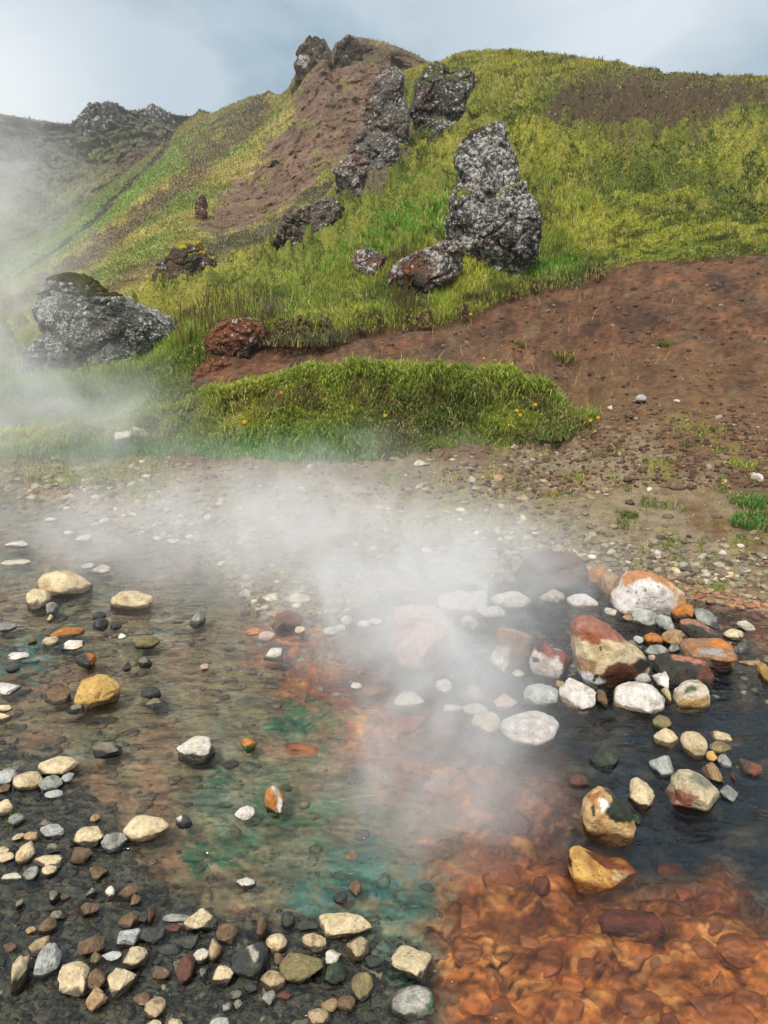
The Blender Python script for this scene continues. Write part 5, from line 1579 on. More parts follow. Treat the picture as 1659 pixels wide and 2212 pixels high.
hero(8, [(18, 1150), (40, 1105), (95, 1080), (170, 1082), (215, 1095), (208, 1140), (180, 1190), (140, 1212), (60, 1200)],
     .5, 511, (178, 174, 160), (150, 146, 130), 'grey white flat boulder with a green fringe at the bottom of the bar', [([(190, 1070), (240, 1080), (240, 1180), (180, 1190), (200, 1130)], (40, 96, 46), 8, .5),
      ([(10, 1160), (60, 1190), (150, 1200), (150, 1230), (10, 1230)], (30, 44, 30), 8, .6)], rough=0.04, group=GB)

# ------------------------------------------------------------------ scattering on the near ground
def cell_sampler(mask, n, rng):
    """n random points on the terrain grid, even over the picture, weighted by mask (NR-1, NC-1)"""
    a = np.abs((PX_all[:-1, 1:] - PX_all[:-1, :-1]) * (PY_all[1:, :-1] - PY_all[:-1, :-1]))
    ok = (PX_all[:-1, :-1] > -260) & (PX_all[:-1, :-1] < 1920) & (PY_all[:-1, :-1] < 2330)
    w = (a * mask * ok).ravel()
    cs = np.cumsum(w)
    pick = np.searchsorted(cs, rng.uniform(0, cs[-1], n))
    i, j = np.unravel_index(np.clip(pick, 0, w.size - 1), a.shape)
    s, t = rng.uniform(0, 1, n), rng.uniform(0, 1, n)

    def lerp(A):
        e = (lambda x: x[:, None]) if A.ndim == 3 else (lambda x: x)
        return (A[i, j] * e((1 - s) * (1 - t)) + A[i + 1, j] * e(s * (1 - t)) + A[i, j + 1] * e((1 - s) * t) + A[i + 1, j + 1] * e(s * t))
    return lerp(P_all), lerp(PX_all), lerp(PY_all), lerp(KEY_all), lerp(C_all), i, j


mid = lambda A: 0.25 * (A[:-1, :-1] + A[1:, :-1] + A[:-1, 1:] + A[1:, 1:])
KX, KY, KK = mid(PX_all), mid(PY_all), mid(KEY_all)


def scatter_stones(name, label, mask, n, size_fn, col_fn, seed, flat=(0.4, 0.75), sinkf=0.2, lv=2, mat=None, kind_list='ar'):
    rng = np.random.default_rng(seed)
    P, px, py, key, cb, i, j = cell_sampler(mask, n, rng)
    protos = [unit_rock(kind_list[k % len(kind_list)], 900 + k * 13 + seed, lv) for k in range(14)]
    Vs, Fs, Cs, off = [], [], [], 0
    size = size_fn(P, px, py, rng)
    cols, wet = col_fn(P, px, py, key, cb, rng)
    for k in range(n):
        V, F = protos[rng.integers(len(protos))]
        a = rng.uniform(0, 6.283)
        ca, sa = math.cos(a), math.sin(a)
        asp = rng.uniform(0.65, 1.0)
        s = size[k]
        fl = rng.uniform(*flat)
        x, y, z = V[:, 0] * s, V[:, 1] * s * asp, V[:, 2] * s * fl
        tl = rng.normal() * 0.18
        z = z + x * tl
        W = np.stack([x * ca - y * sa, x * sa + y * ca, z], -1) + P[k] + np.array([0, 0, s * fl * (0.5 - sinkf)])
        Vs.append(W)
        Fs.append(F + off)
        off += len(V)
        shade = 1 + 0.2 * rng.normal()
        c = np.empty((len(V), 4))
        c[:, :3] = cols[k] * np.clip(shade, 0.55, 1.45)
        c[:, 3] = wet[k]
        Cs.append(c)
    o = mkobj(name, np.concatenate(Vs), np.concatenate(Fs), mat or M_STONE, cols=np.concatenate(Cs))
    tag(o, label, 'gravel', kind='stuff')
    return o


def pxsize(lo, hi, power=2.0):
    def f(P, px, py, rng):
        d = P[:, 1] * CP + (CAMH - P[:, 2]) * SP
        r = lo + (hi - lo) * rng.uniform(0, 1, len(P)) ** power
        return r * d / FPX
    return f


def msize(lo, hi, power=2.5):
    return lambda P, px, py, rng: lo + (hi - lo) * rng.uniform(0, 1, len(P)) ** power


def pick_cols(opts, rng, n):
    arr = np.array([lin(c) for c, w in opts])
    w = np.array([w for c, w in opts], float)
    return arr[rng.choice(len(arr), n, p=w / w.sum())]


M_BAR, M_ORG, M_DRK = mid(np.concatenate([m_bar, np.zeros_like(PXu)])), mid(np.concatenate([m_org, np.zeros_like(PXu)])), mid(np.concatenate([m_dark, np.zeros_like(PXu)]))
GMK = mid(np.concatenate([np.zeros_like(PXf), gm]))

# pale cobbles of the far bank
def c_bank(P, px, py, key, cb, rng):
    c = pick_cols([((158, 146, 122), 5), ((136, 124, 102), 6), ((116, 102, 82), 4), ((186, 176, 154), 1.6), ((100, 90, 76), 3), ((138, 112, 86), 1.5)], rng, len(P))
    redz = sstep(-25, 25, sdist([(1400, 1255), (1480, 1270), (1659, 1300), (1900, 1330), (1900, 1500), (1659, 1400), (1540, 1370)], px, py))
    c = c + (redz * 0.6)[:, None] * (lin((168, 96, 52)) - c)
    return c, np.where(key < 0.05, 0.6, 0.08)


shore_c = np.interp(KX, *np.array(SHORE, float).T)
# near the waterline, denser and larger
dsh = KY - shore_c
mk = sstep(1.02, 0.7, KK + 0.25 * nz2(KX, KY, 60, 201)) * sstep(-0.9, 0.0, -dsh / 60) * (0.25 + np.exp(-((dsh + 45) / 60.0) ** 2) + 0.5 * nz2(KX, KY, 70, 202))
mk = np.clip(mk, 0.12, 2) * (KK < 1.05) * (KK > -0.15) * np.clip(1 - sstep(1150, 1350, KX) * sstep(1190, 1120, KY) * 0.9, 0, 1)
scatter_stones('bank_gravel', 'pale wet cobbles covering the far bank of the stream', mk, 7000, pxsize(3, 15, 2.4), c_bank, 301, (0.3, 0.6), 0.32)


def c_soil(P, px, py, key, cb, rng):
    return pick_cols([((112, 78, 58), 6), ((92, 66, 50), 6), ((130, 100, 78), 3), ((158, 140, 118), .7), ((74, 58, 48), 3)], rng, len(P)), np.full(len(P), .02)


mk = (KK > 0.6) * (KK < 4.0) * (1 - GMK) * (0.12 + 1.1 * sstep(860, 960, KY) * sstep(900, 1150, KX) + 0.2 * np.clip(nz2(KX, KY, 60, 210), 0, 1))
scatter_stones('slope_rubble', 'small brown rubble strewn over the bare trail slope', mk, 7000, pxsize(1.3, 8, 3.6), c_soil, 302, (0.5, 0.85), 0.25)
mk = sstep(-10, 10, sdist(HEATH, KX, KY)) * (KK > 5)
scatter_stones('slope_rubble', 'dark stony rubble on the heath patch near the hilltop', mk, 1500, pxsize(2, 6, 2.0), lambda P, px, py, key, cb, rng: (pick_cols([((96, 80, 64), 4), ((74, 62, 52), 4), ((130, 112, 94), 1.5)], rng, len(P)), np.zeros(len(P))), 303, (0.5, 0.9), 0.25, lv=1)


def c_barst(P, px, py, key, cb, rng):
    return pick_cols([((64, 62, 54), 9), ((80, 74, 60), 6), ((52, 52, 46), 8), ((94, 76, 56), 2), ((104, 98, 82), .7), ((90, 66, 50), .8), ((160, 146, 118), 0.15)], rng, len(P)), np.full(len(P), .75)


edge = sstep(120, 0, np.abs(sdist(BAR, KX, KY)))
mk = M_BAR * (0.5 + 0.9 * np.clip(nz2(KX, KY, 60, 220) + 0.25, 0, 1))
scatter_stones('bar_gravel', 'dark wet gravel of the low bar in the lower left', mk, 5200, pxsize(3, 17, 3.0), c_barst, 304, (0.35, 0.6), 0.42)
mk = (KK < -0.02) * (1 - M_ORG) * (1 - M_DRK) * (1 - M_BAR) * (0.12 + sstep(520, 0, KX) * 0.9 + 0.8 * np.clip(nz2(KX, KY, 70, 230), 0, 1))


def c_sh(P, px, py, key, cb, rng):
    c = pick_cols([((94, 82, 62), 5), ((78, 74, 62), 4), ((120, 92, 66), 2.5), ((140, 128, 104), .8), ((112, 72, 52), 1)], rng, len(P))
    return c * 0.5 + cb[:, :3] * 0.5, np.full(len(P), .5)


scatter_stones('stream_gravel', 'small stones on the bed of the brown left shallows', mk, 800, pxsize(5, 22, 2.6), c_sh, 305, (0.3, 0.55), 0.32)


def c_or(P, px, py, key, cb, rng):
    c = 0.6 * cb[:, :3] + 0.4 * pick_cols([((172, 90, 44), 5), ((158, 80, 38), 5), ((136, 68, 34), 3), ((186, 112, 58), 1.5), ((112, 58, 34), 1.5)], rng, len(P))
    dk = sstep(-20, 60, sdist(DARK, px, py))[:, None]
    return c + dk * (c * 0.22 + lin((40, 36, 36)) * 0.6 - c), np.full(len(P), .3)


mk = (np.maximum(M_ORG, 0.35 * M_DRK)) * (KK < -0.02)
poolm = sstep(-8, 8, sdist([(1010, 1440), (1230, 1400), (1560, 1470), (1620, 1400), (1600, 1330), (1480, 1290), (1350, 1255), (1120, 1240), (820, 1290), (840, 1460)], KX, KY)) * (KK < 0.05)
scatter_stones('pool_rubble', 'small pale and rusty stones packed between the hot pool boulders', poolm * (1 - 0.8 * sstep(-20, 20, sdist([(1050, 1290), (1230, 1300), (1230, 1370), (1060, 1370)], KX, KY))), 420, pxsize(5, 19, 2.0),
               lambda P, px, py, key, cb, rng: (pick_cols([((176, 166, 152), 4), ((140, 124, 104), 3), ((150, 108, 76), 2), ((84, 74, 64), 3), ((116, 80, 60), 1.5)], rng, len(P)), np.full(len(P), .4)), 309, (0.5, 0.85), -0.1, lv=3, kind_list='a')
scatter_stones('orange_bed_stones', 'orange stained stones covering the bed of the hot water', mk, 60, pxsize(16, 55, 1.3), c_or, 306, (0.3, 0.45), 0.6, lv=4, kind_list='r', mat=M_ALGAE)


# ------------------------------------------------------------------ grass
def blades(P, L, W, lean, cols, rng, droop=0.5, bias=None):
    """bent tapering blades: 5 vertices, 3 faces each (quads + tip as quads with a doubled vertex avoided by triangles)"""
    n = len(P)
    a = rng.uniform(0, 2 * np.pi, n)
    ln = np.stack([np.cos(a), np.sin(a), np.zeros(n)], -1)
    if bias is not None:
        ln = ln + bias
        ln /= np.linalg.norm(ln, axis=1)[:, None] + 1e-9
    side = np.stack([-ln[:, 1], ln[:, 0], np.zeros(n)], -1)
    turn = rng.uniform(-0.9, 0.9, n)[:, None]
    side = side * np.cos(turn) + ln * np.sin(turn)
    L, W, lean = L[:, None], W[:, None], lean[:, None]
    up = np.array([0, 0, 1.0])
    mid_ = P + up * L * 0.55 * np.cos(lean * 0.5) + ln * L * 0.55 * np.sin(lean * 0.5)
    tip = mid_ + up * L * 0.45 * np.cos(lean * (1 + droop)) + ln * L * 0.45 * np.sin(lean * (1 + droop))
    b0 = P - up * L * 0.08
    V = np.stack([b0 - side * W * .5, b0 + side * W * .5, mid_ - side * W * .42, mid_ + side * W * .42, tip], 1)
    k = np.arange(n)[:, None] * 5
    F = np.concatenate([k + np.array([[0, 1, 3]]), k + np.array([[0, 3, 2]]), k + np.array([[2, 3, 4]])], 1).reshape(-1, 3)
    C = np.repeat(cols[:, None, :], 5, 1)
    return V.reshape(-1, 3), F, C.reshape(-1, 3)


G_OLIVE, G_YEL, G_LUSH, G_STRAW, G_DARK, G_BRT = lin((140, 154, 60)), lin((178, 178, 72)), lin((104, 154, 52)), lin((194, 176, 112)), lin((84, 102, 46)), lin((168, 178, 50))


def grass_cols(P, px, py, key, rng):
    n = len(P)
    f = fbm(P * np.array([.5, .5, .5]), 5, 400)
    g = fbm(P * np.array([1.4, 1.4, 1.4]), 3, 401)
    C = np.tile(G_OLIVE, (n, 1))
    C = C + sstep(0.02, .28, f + 0.5 * g)[:, None] * (G_YEL - C)
    C = C + sstep(0.02, .18, -f + .5 * g)[:, None] * (G_DARK - C) * .85
    hv = sstep(0.08, 0.2, fbm(P * np.array([.9, .9, .9]) + 40, 4, 404)) * (key > 5)
    C = C + hv[:, None] * (lin((84, 84, 50)) - C) * .75
    lush = np.maximum(sstep(-25, 25, sdist(LUSH, px, py) + nz2(px, py, 50, 402) * 40), sstep(-10, 15, sdist(LUSH2, px, py))) * (key > 4.9)
    C = C + lush[:, None] * (G_LUSH - C) * .8
    yel = sstep(-25, 25, sdist(YELLOW, px, py) + nz2(px, py, 40, 403) * 60) * (key > 5)
    C = C + yel[:, None] * (G_BRT - C) * .7
    tb = (key > .9) * (key < 3)
    lowt = tb * sstep(1.45, 1.0, key) * (px < 820)
    C = C + lowt[:, None] * (lin((104, 164, 62)) - C) * .85
    topt = tb * sstep(1.5, 1.9, key)
    C = C + topt[:, None] * (lin((150, 172, 62)) - C) * .6
    left = (px < 560) * (key < 5.2) * (key > 3)
    C = C + left[:, None] * (lin((120, 148, 58)) - C) * .5
    topr = sstep(5.75, 5.95, key)
    C = C + topr[:, None] * (lin((168, 154, 78)) - C) * .6
    hs = sstep(-10, 10, sdist(HEATH, px, py)) * (key > 5)
    C = C + hs[:, None] * (lin((92, 86, 48)) - C) * .8
    st = rng.uniform(0, 1, n) < (0.10 + 0.18 * (g > .1) + 0.12 * tb * (key > 1.2))
    C[st] = C[st] * .3 + G_STRAW * .7
    return np.clip(C * 1.12 * (1 + 0.18 * rng.normal(size=n))[:, None], .008, .6)


def grass_obj(name, label, mask, n, hpx, wpx, seed, lo=0.0, hi=9.0, leanr=(0.25, 1.0), clump=1.0, bias=None, tint=None):
    rng = np.random.default_rng(seed)
    P, px, py, key, cb, i, j = cell_sampler(mask, n, rng)
    d = P[:, 1] * CP + (CAMH - P[:, 2]) * SP
    c = 0.55 + 0.9 * np.clip(0.5 + 1.6 * fbm(P * np.array([2.2, 2.2, 2.2]) * clump, 3, seed), 0, 1)
    L = np.clip(rng.uniform(hpx[0], hpx[1], n) * c * d / FPX, 0.02, 0.42)
    W = rng.uniform(wpx[0], wpx[1], n) * d / FPX
    lean = rng.uniform(*leanr, n)
    gc = grass_cols(P, px, py, key, rng)
    if tint is not None: gc = gc * .25 + .75 * lin(tint) * rng.uniform(.6, 1.3, (n, 1))
    V, F, C = blades(P, L, W, lean, gc, rng, bias=bias)
    o = mkobj(name, V, F, M_GRASS, cols=C, smooth=False)
    tag(o, label, 'grass', kind='stuff')
    return o


hm = sstep(-40, 30, sdist(HEATH, KX, KY) + 90 * nz2(KX, KY, 45, 50, 4)) * (KK > 5)
bare = sstep(0.16, 0.32, nz2(KX, KY, 42, 410, 4)) * (KK > 5)
wts = GMK * (1 - 0.66 * hm) * (1 - 0.8 * bare)
grass_obj('hill_grass', 'yellow green grass covering the hillside above the trail', wts * (KK > 4.6) * (KK < 6.15), 360000, (3, 8.5), (1.2, 2.6), 501, leanr=(0.6, 1.6))
grass_obj('hill_grass', 'longer grass around the lava rocks on the near slope', wts * (KK > 4.5) * (KK < 5.45) * (0.15 + np.clip(nz2(KX, KY, 60, 412), 0, 1) * 2) * (0.02 + sstep(1330, 1200, KX)), 36000, (10, 28), (1.3, 2.4), 502, leanr=(0.2, 0.9))
band = nz2((KX * .97 - KY * .26) / 3.2, (KX * .26 + KY * .97) * 1.5, 34, 440, 4)
lump_ = nz2(KX, KY * 1.4, 34, 441, 4)
onhill = GMK * (KK > 5.03) * (KK < 6.0) * (1 - hm) * sstep(900, 1050, KX)
grass_obj('hill_grass', 'dark green heath clumps and terrace lines on the hill', onhill * (sstep(0.12, 0.22, band) + sstep(0.16, 0.26, lump_)), 34000, (5, 14), (1.4, 2.6), 505, leanr=(0.3, 1.5), tint=(72, 88, 40))
grass_obj('hill_grass', 'bright yellow green moss clumps on the hill', onhill * (sstep(0.14, 0.26, -band) + sstep(0.18, 0.28, -lump_)), 30000, (3, 9), (1.6, 3.0), 506, leanr=(0.5, 1.6), tint=(186, 184, 54))
grass_obj('hill_grass', 'darker seed grass on the left grass ridge', GMK * (KK > 5.03) * (KK < 5.9) * (KX < 960) * sstep(0.1, 0.25, lump_), 14000, (6, 18), (1.3, 2.4), 507, leanr=(0.2, 1.2), tint=(92, 104, 44))
grass_obj('turf_grass', 'thick grass draped over the turf bank and left bank', GMK * (KK > .85) * (KK < 4.6) * (1 - 0.93 * (KK > 1.47) * (KK < 1.88) * (KX > 350) * sstep(-0.25, 0.05, nz2(KX, KX * 0, 70, 430))), 130000, (9, 30), (1.4, 2.8), 503, leanr=(0.5, 1.9), bias=np.array([0, -0.7, 0]))
mk = sstep(1.2, 0.8, KK) * (KK > 0.05) * np.clip(nz2(KX, KY, 55, 420, 4) * 3 - 0.35, 0, 1) * sstep(700, 1000, KX) + sstep(1.2, .9, KK) * (KK > .35) * sstep(420, 250, KX) * 0.4
grass_obj('short_grass', 'sparse short grass between the stones of the gravel bank', mk, 9000, (6, 16), (1.2, 2.2), 504, leanr=(0.4, 1.4))

# hanging roots and dry grass under the lip of the second bank
rng = np.random.default_rng(31)
mk = (KK > 4.35) * (KK < 5.03) * (KX > 470) * (KX < 1300) * (0.06 + sstep(0.0, 0.2, nz2(KX, KY * 0 + 3, 30, 450)))
P, px, py, key, cb, i, j = cell_sampler(mk, 3800, rng)
d = P[:, 1]
hc = np.where(rng.uniform(0, 1, (len(P), 1)) < .4, G_STRAW * .7, lin((78, 64, 42)))
V, F, C = blades(P + np.array([0, -.05, .03]), rng.uniform(10, 26, len(P)) * d / FPX, np.full(len(P), 1.7) * d / FPX, rng.uniform(1.5, 2.6, len(P)), hc, rng, droop=.25, bias=np.array([0, -2.0, 0]))
tag(mkobj('hanging_roots', V, F, M_GRASS, cols=C, smooth=False), 'dry roots and dead grass hanging from the lip of the second bank', 'grass', kind='stuff')
# seed stalks
rng = np.random.default_rng(77)
mk = ((KK > 4.7) * (KK < 5.3) * (sstep(340, 400, KX) * sstep(620, 520, KX) + 0.8 * sstep(830, 850, KX) * sstep(900, 880, KX) + 0.015)) * GMK
P, px, py, key, cb, i, j = cell_sampler(mk, 700, rng)
d = P[:, 1]
V, F, C = blades(P, rng.uniform(28, 62, len(P)) * d / FPX, np.full(len(P), 1.6) * d / FPX, rng.uniform(.05, .5, len(P)), np.tile(lin((96, 78, 48)), (len(P), 1)) * rng.uniform(.7, 1.4, (len(P), 1)), rng)
tag(mkobj('seed_stalks', V, F, M_GRASS, cols=C, smooth=False), 'thin brown seed stalks standing above the grass', 'grass', kind='stuff')


# far slope tufts
def far_tufts(name, label, P, px, py, mask, n, seed, colfn, hm_, wm_):
    rng = np.random.default_rng(seed)
    a = np.abs((px[:-1, 1:] - px[:-1, :-1]) * (py[1:, :-1] - py[:-1, :-1])) * mid(mask) * (px[:-1, :-1] > -200)
    cs = np.cumsum(a.ravel())
    pick = np.clip(np.searchsorted(cs, rng.uniform(0, cs[-1], n)), 0, a.size - 1)
    i, j = np.unravel_index(pick, a.shape)
    s = rng.uniform(0, 1, (n, 1))
    t_ = rng.uniform(0, 1, (n, 1))
    Q = P[i, j] * (1 - s) * (1 - t_) + P[i + 1, j] * s * (1 - t_) + P[i, j + 1] * (1 - s) * t_ + P[i + 1, j + 1] * s * t_
    C = colfn(Q, px[i, j], py[i, j], np.full(n, .5)) * rng.uniform(.75, 1.25, (n, 1))
    V, F, Cc = blades(Q, rng.uniform(*hm_, n) * Q[:, 1] / 90, rng.uniform(*wm_, n) * Q[:, 1] / 90, rng.uniform(.3, 1.3, n), C, rng)
    tag(mkobj(name, V, F, M_GRASS, cols=Cc, smooth=False), label, 'grass', kind='stuff')


notsc = 1 - 0.93 * sstep(-10, 10, sdist(SCREE, PXB, PYB) + nz2(PXB, PYB, 40, 90, 4) * 40)
far_tufts('slope_grass', 'grass tufts on the striped far slope', PB, PXB, PYB, notsc * (PYB < 900), 140000, 601, colB, (0.10, 0.34), (0.06, 0.12))
far_tufts('slope_grass', 'olive heath tufts on the dark far slope', PC, PXCc, PYCc, np.ones_like(PXCc) * (PYCc < 700) * (0.3 + (fbm(PC * 0.08, 3, 15) > 0)), 26000, 602, colC, (0.15, 0.4), (0.08, 0.2))


def tuft(px, py, n, hpx, rpx, label, colr, seed, name='grass_tuft', cat='grass tuft', group=None, wpx=2.0, lean=(.3, 1.3)):
    rng = np.random.default_rng(seed)
    g = ground_at(px, py)
    d = g[1] * CP + (CAMH - g[2]) * SP
    r = rpx * d / FPX * np.sqrt(rng.uniform(0, 1, n))
    a = rng.uniform(0, 6.283, n)
    P = g + np.stack([r * np.cos(a), r * np.sin(a) * 0.8, np.zeros(n)], -1)
    P[:, 2] += 0.1 * (P[:, 1] - g[1])
    C = lin(colr) * rng.uniform(.6, 1.4, (n, 1))
    st = rng.uniform(0, 1, n) < .2
    C[st] = G_STRAW * rng.uniform(.6, 1, (st.sum(), 1))
    V, F, Cc = blades(P, rng.uniform(.4, 1, n) * hpx * d / FPX, np.full(n, wpx) * d / FPX, rng.uniform(*lean, n), C, rng)
    o = mkobj(name, V, F, M_GRASS, cols=Cc, smooth=False, origin=g)
    return tag(o, label, cat, group)


GT = 'grass tufts on bare ground'
tuft(1120, 752, 90, 24, 14, 'small dry tuft left on the brown trail', (120, 118, 50), 1, group=GT)
tuft(1205, 770, 220, 34, 32, 'widest dry tuft on the brown trail', (112, 112, 52), 2, group=GT)
tuft(1435, 745, 90, 20, 14, 'small green tuft alone on the right of the brown slope', (96, 124, 42), 3, group=GT)
tuft(1247, 905, 420, 44, 34, 'bright green spiky tuft at the right end of the turf bank', (124, 146, 46), 4, group=GT)
tuft(1190, 945, 300, 34, 44, 'dull green sprawling tuft below the spiky one', (104, 122, 56), 14, group=GT)
tuft(1625, 1085, 500, 26, 50, 'green grass patch on mud at the right edge, upper half', (84, 130, 58), 5, group=GT)
tuft(1640, 1130, 900, 28, 58, 'green grass patch on mud at the right edge, lower half', (80, 130, 58), 6, group=GT)
tuft(920, 1132, 120, 22, 22, 'small dark tuft among pale cobbles at the steam edge', (92, 104, 52), 7, group=GT)
tuft(1360, 1118, 120, 18, 20, 'low tuft on the mud left of the dark flat stone', (104, 120, 58), 8, group=GT)
tuft(1430, 1090, 160, 14, 36, 'flat wide tuft on the mud by brown stones', (104, 120, 60), 9, group=GT)
tuft(1130, 1055, 90, 14, 22, 'small tuft on the olive gravel', (104, 112, 52), 10, group=GT)
tuft(1300, 985, 90, 12, 30, 'faint flat tuft where dirt meets gravel', (110, 116, 60), 11, group=GT)
tuft(1530, 800, 30, 18, 6, 'single sprig on the right of the dirt slope', (120, 116, 60), 12, group=GT)
tuft(1490, 960, 80, 12, 24, 'low tuft between stones on the right dirt', (104, 118, 56), 13, group=GT)
tuft(30, 1790, 16, 60, 14, 'few long grass blades between stones at the left edge', (120, 130, 60), 15, group=GT, wpx=3, lean=(.5, 1.2))
tuft(1185, 845, 70, 26, 12, 'dark red sorrel clump at the end of the turf', (120, 36, 28), 16, name='sorrel_plant', cat='plant')
tuft(650, 735, 1500, 36, 100, 'grey green heather cushion draped over the second bank', (92, 96, 66), 17, name='heather_cushion', cat='plant', wpx=2.2, lean=(.3, 1.6))


# flowers
def flower(px, py, label, colr, seed, spx=7, group='yellow flowers in the turf', ground=None, up=22):
    rng = np.random.default_rng(seed)
    g = ground_at(px, py + up) if ground is None else ground
    d = g[1] * CP + (CAMH - g[2]) * SP
    h = up * d / FPX
    top = g + np.array([0, -0.02, h])
    root = bpy.data.objects.new('flower', None)
    root.location = tuple(g)
    COL.objects.link(root)
    tag(root, label, 'flower', group)
    r = 0.0022
    th = np.linspace(0, 2 * np.pi, 6, endpoint=False)
    ring = np.stack([np.cos(th) * r, np.sin(th) * r, np.zeros(6)], -1)
    V = np.concatenate([ring + g - np.array([0, 0, .03]), ring + top])
    F = np.array([[k, (k + 1) % 6, 6 + (k + 1) % 6, 6 + k] for k in range(6)])
    mkobj('stem', V, F, M_GRASS, parent=root, cols=np.tile(lin((96, 110, 50)), (12, 1)), origin=g)
    R = spx * d / FPX * 0.62
    Vs, Fs = [], []
    k = 0
    for a in np.linspace(0, 2 * np.pi, 11, endpoint=False):
        for tiltz, rr in ((0.25, 1.0), (0.8, .7)):
            c, s_ = math.cos(a + tiltz), math.sin(a + tiltz)
            w = R * 0.28
            p0 = top
            p1 = top + np.array([c * R * rr * .6 - s_ * w, s_ * R * rr * .6 + c * w, R * tiltz * .5])
            p2 = top + np.array([c * R * rr, s_ * R * rr, R * tiltz])
            p3 = top + np.array([c * R * rr * .6 + s_ * w, s_ * R * rr * .6 - c * w, R * tiltz * .5])
            Vs += [p0, p1, p2, p3]
            Fs.append([k, k + 1, k + 2, k + 3])
            k += 4
    V = np.array(Vs)
    # face the heads partly to the open side of the bank
    a = 0.7
    q = V - top
    q = np.stack([q[:, 0], q[:, 1] * math.cos(a) - q[:, 2] * math.sin(a), q[:, 1] * math.sin(a) + q[:, 2] * math.cos(a)], -1)
    mkobj('petals', top + q, np.array(Fs), M_PETAL, parent=root, cols=np.tile(lin(colr), (len(V), 1)), origin=top, smooth=False)


YF = (236, 186, 20)
flower(530, 914, 'yellow flower low in the lush left end of the turf', YF, 1, 9)
flower(1112, 888, 'yellow flower left of two close together on the turf', YF, 2)
flower(1120, 897, 'yellow flower right of two close together on the turf', YF, 3)
flower(1151, 872, 'yellow flower just uphill of the two close together', YF, 4)
flower(1286, 908, 'yellow flower at the tip of the spiky right tuft', YF, 5)
flower(1271, 912, 'yellow flower on the left side of the spiky right tuft', YF, 6)
flower(1013, 675, 'yellow flower on the lip of the second bank', YF, 7, 6)
flower(1093, 612, 'yellow flower in the grass in front of the pillar', YF, 8, 5)
flower(830, 903, 'pale yellow flower in the steam on the turf front', (226, 190, 70), 9)
flower(608, 862, 'orange flower on the top of the turf', (214, 96, 40), 10)
flower(1043, 775, 'yellow flower on the top edge of the turf', YF, 11, 5)
flower(906, 785, 'small yellow flower at the middle of the turf top', YF, 12, 5)
rng = np.random.default_rng(5)
for k in range(16):
    a = (rng.normal() * 20, rng.normal() * 8)
    flower(596 + a[0], 662 + a[1], 'tiny purple thyme flower on the heather cushion of the second bank', (136, 90, 156), 30 + k, 4.5, 'purple thyme flowers on the bank', up=14)

# dry straws lying on the trail
rng = np.random.default_rng(15)
mk = (KK > 1.2) * (KK < 4) * (1 - GMK) * sstep(1500, 1250, KX) * sstep(620, 660, KY) * (KX > 560)
P, px, py, key, cb, i, j = cell_sampler(mk, 240, rng)
V, F, C = blades(P + np.array([0, 0, .012]), rng.uniform(.05, .28, len(P)), np.full(len(P), .006), rng.uniform(1.35, 1.55, len(P)), np.tile(lin((178, 156, 112)), (len(P), 1)), rng, droop=0.04)
tag(mkobj('straw', V, F, M_GRASS, cols=C, smooth=False), 'dry straw scattered on the brown trail', 'straw', kind='stuff')

# ------------------------------------------------------------------ steam
def steam_mat(name, dens, nscale, cut, soft=1.0, seed=0.0):
    m = bpy.data.materials.new(name)
    t = NT(m)
    out = t.n('ShaderNodeOutputMaterial')
    tc = t.n('ShaderNodeTexCoord')
    ln = t.n('ShaderNodeVectorMath', operation='LENGTH')
    t.l(tc.outputs['Object'], ln.inputs[0])
    fall = t.n('ShaderNodeMapRange')
    fall.interpolation_type = 'SMOOTHSTEP'
    fall.inputs[1].default_value = 1.0
    fall.inputs[2].default_value = 0.05
    t.l(ln.outputs['Value'], fall.inputs[0])
    geo = t.n('ShaderNodeNewGeometry')
    mp = t.n('ShaderNodeMapping')
    mp.inputs['Location'].default_value = (seed, seed * 2.1, 0)
    mp.inputs['Scale'].default_value = (1, 1, 1.0)
    t.l(geo.outputs['Position'], mp.inputs['Vector'])
    no = t.noise(mp.outputs[0], nscale, 6, 0.62, 1.6)
    nr = t.n('ShaderNodeMapRange')
    nr.inputs[1].default_value = cut
    nr.inputs[2].default_value = cut + 0.26
    t.l(no.outputs[0], nr.inputs[0])
    d = t.math('MULTIPLY', t.math('MULTIPLY', fall.outputs[0], nr.outputs[0]), dens)
    pv = t.n('ShaderNodeVolumePrincipled')
    pv.inputs['Color'].default_value = (1, 1, 1, 1)
    pv.inputs['Anisotropy'].default_value = 0.0
    t.l(d, pv.inputs['Density'])
    t.l(pv.outputs[0], out.inputs['Volume'])
    return m


def steam(px, py, Y, rx, ry, rz, dens, nscale=1.3, cut=0.36, rot=0.0, seed=0.0):
    V, F = ico(3)
    c = at_y(px, py, Y)
    me_o = mkobj('steam', V, F, steam_mat('steam_volume', dens, nscale, cut, seed=seed))
    me_o.location = tuple(c)
    me_o.scale = (rx, ry, rz)
    me_o.rotation_euler = (0, rot, 0)
    tag(me_o, 'white steam drifting off the hot stream', 'steam', kind='stuff')


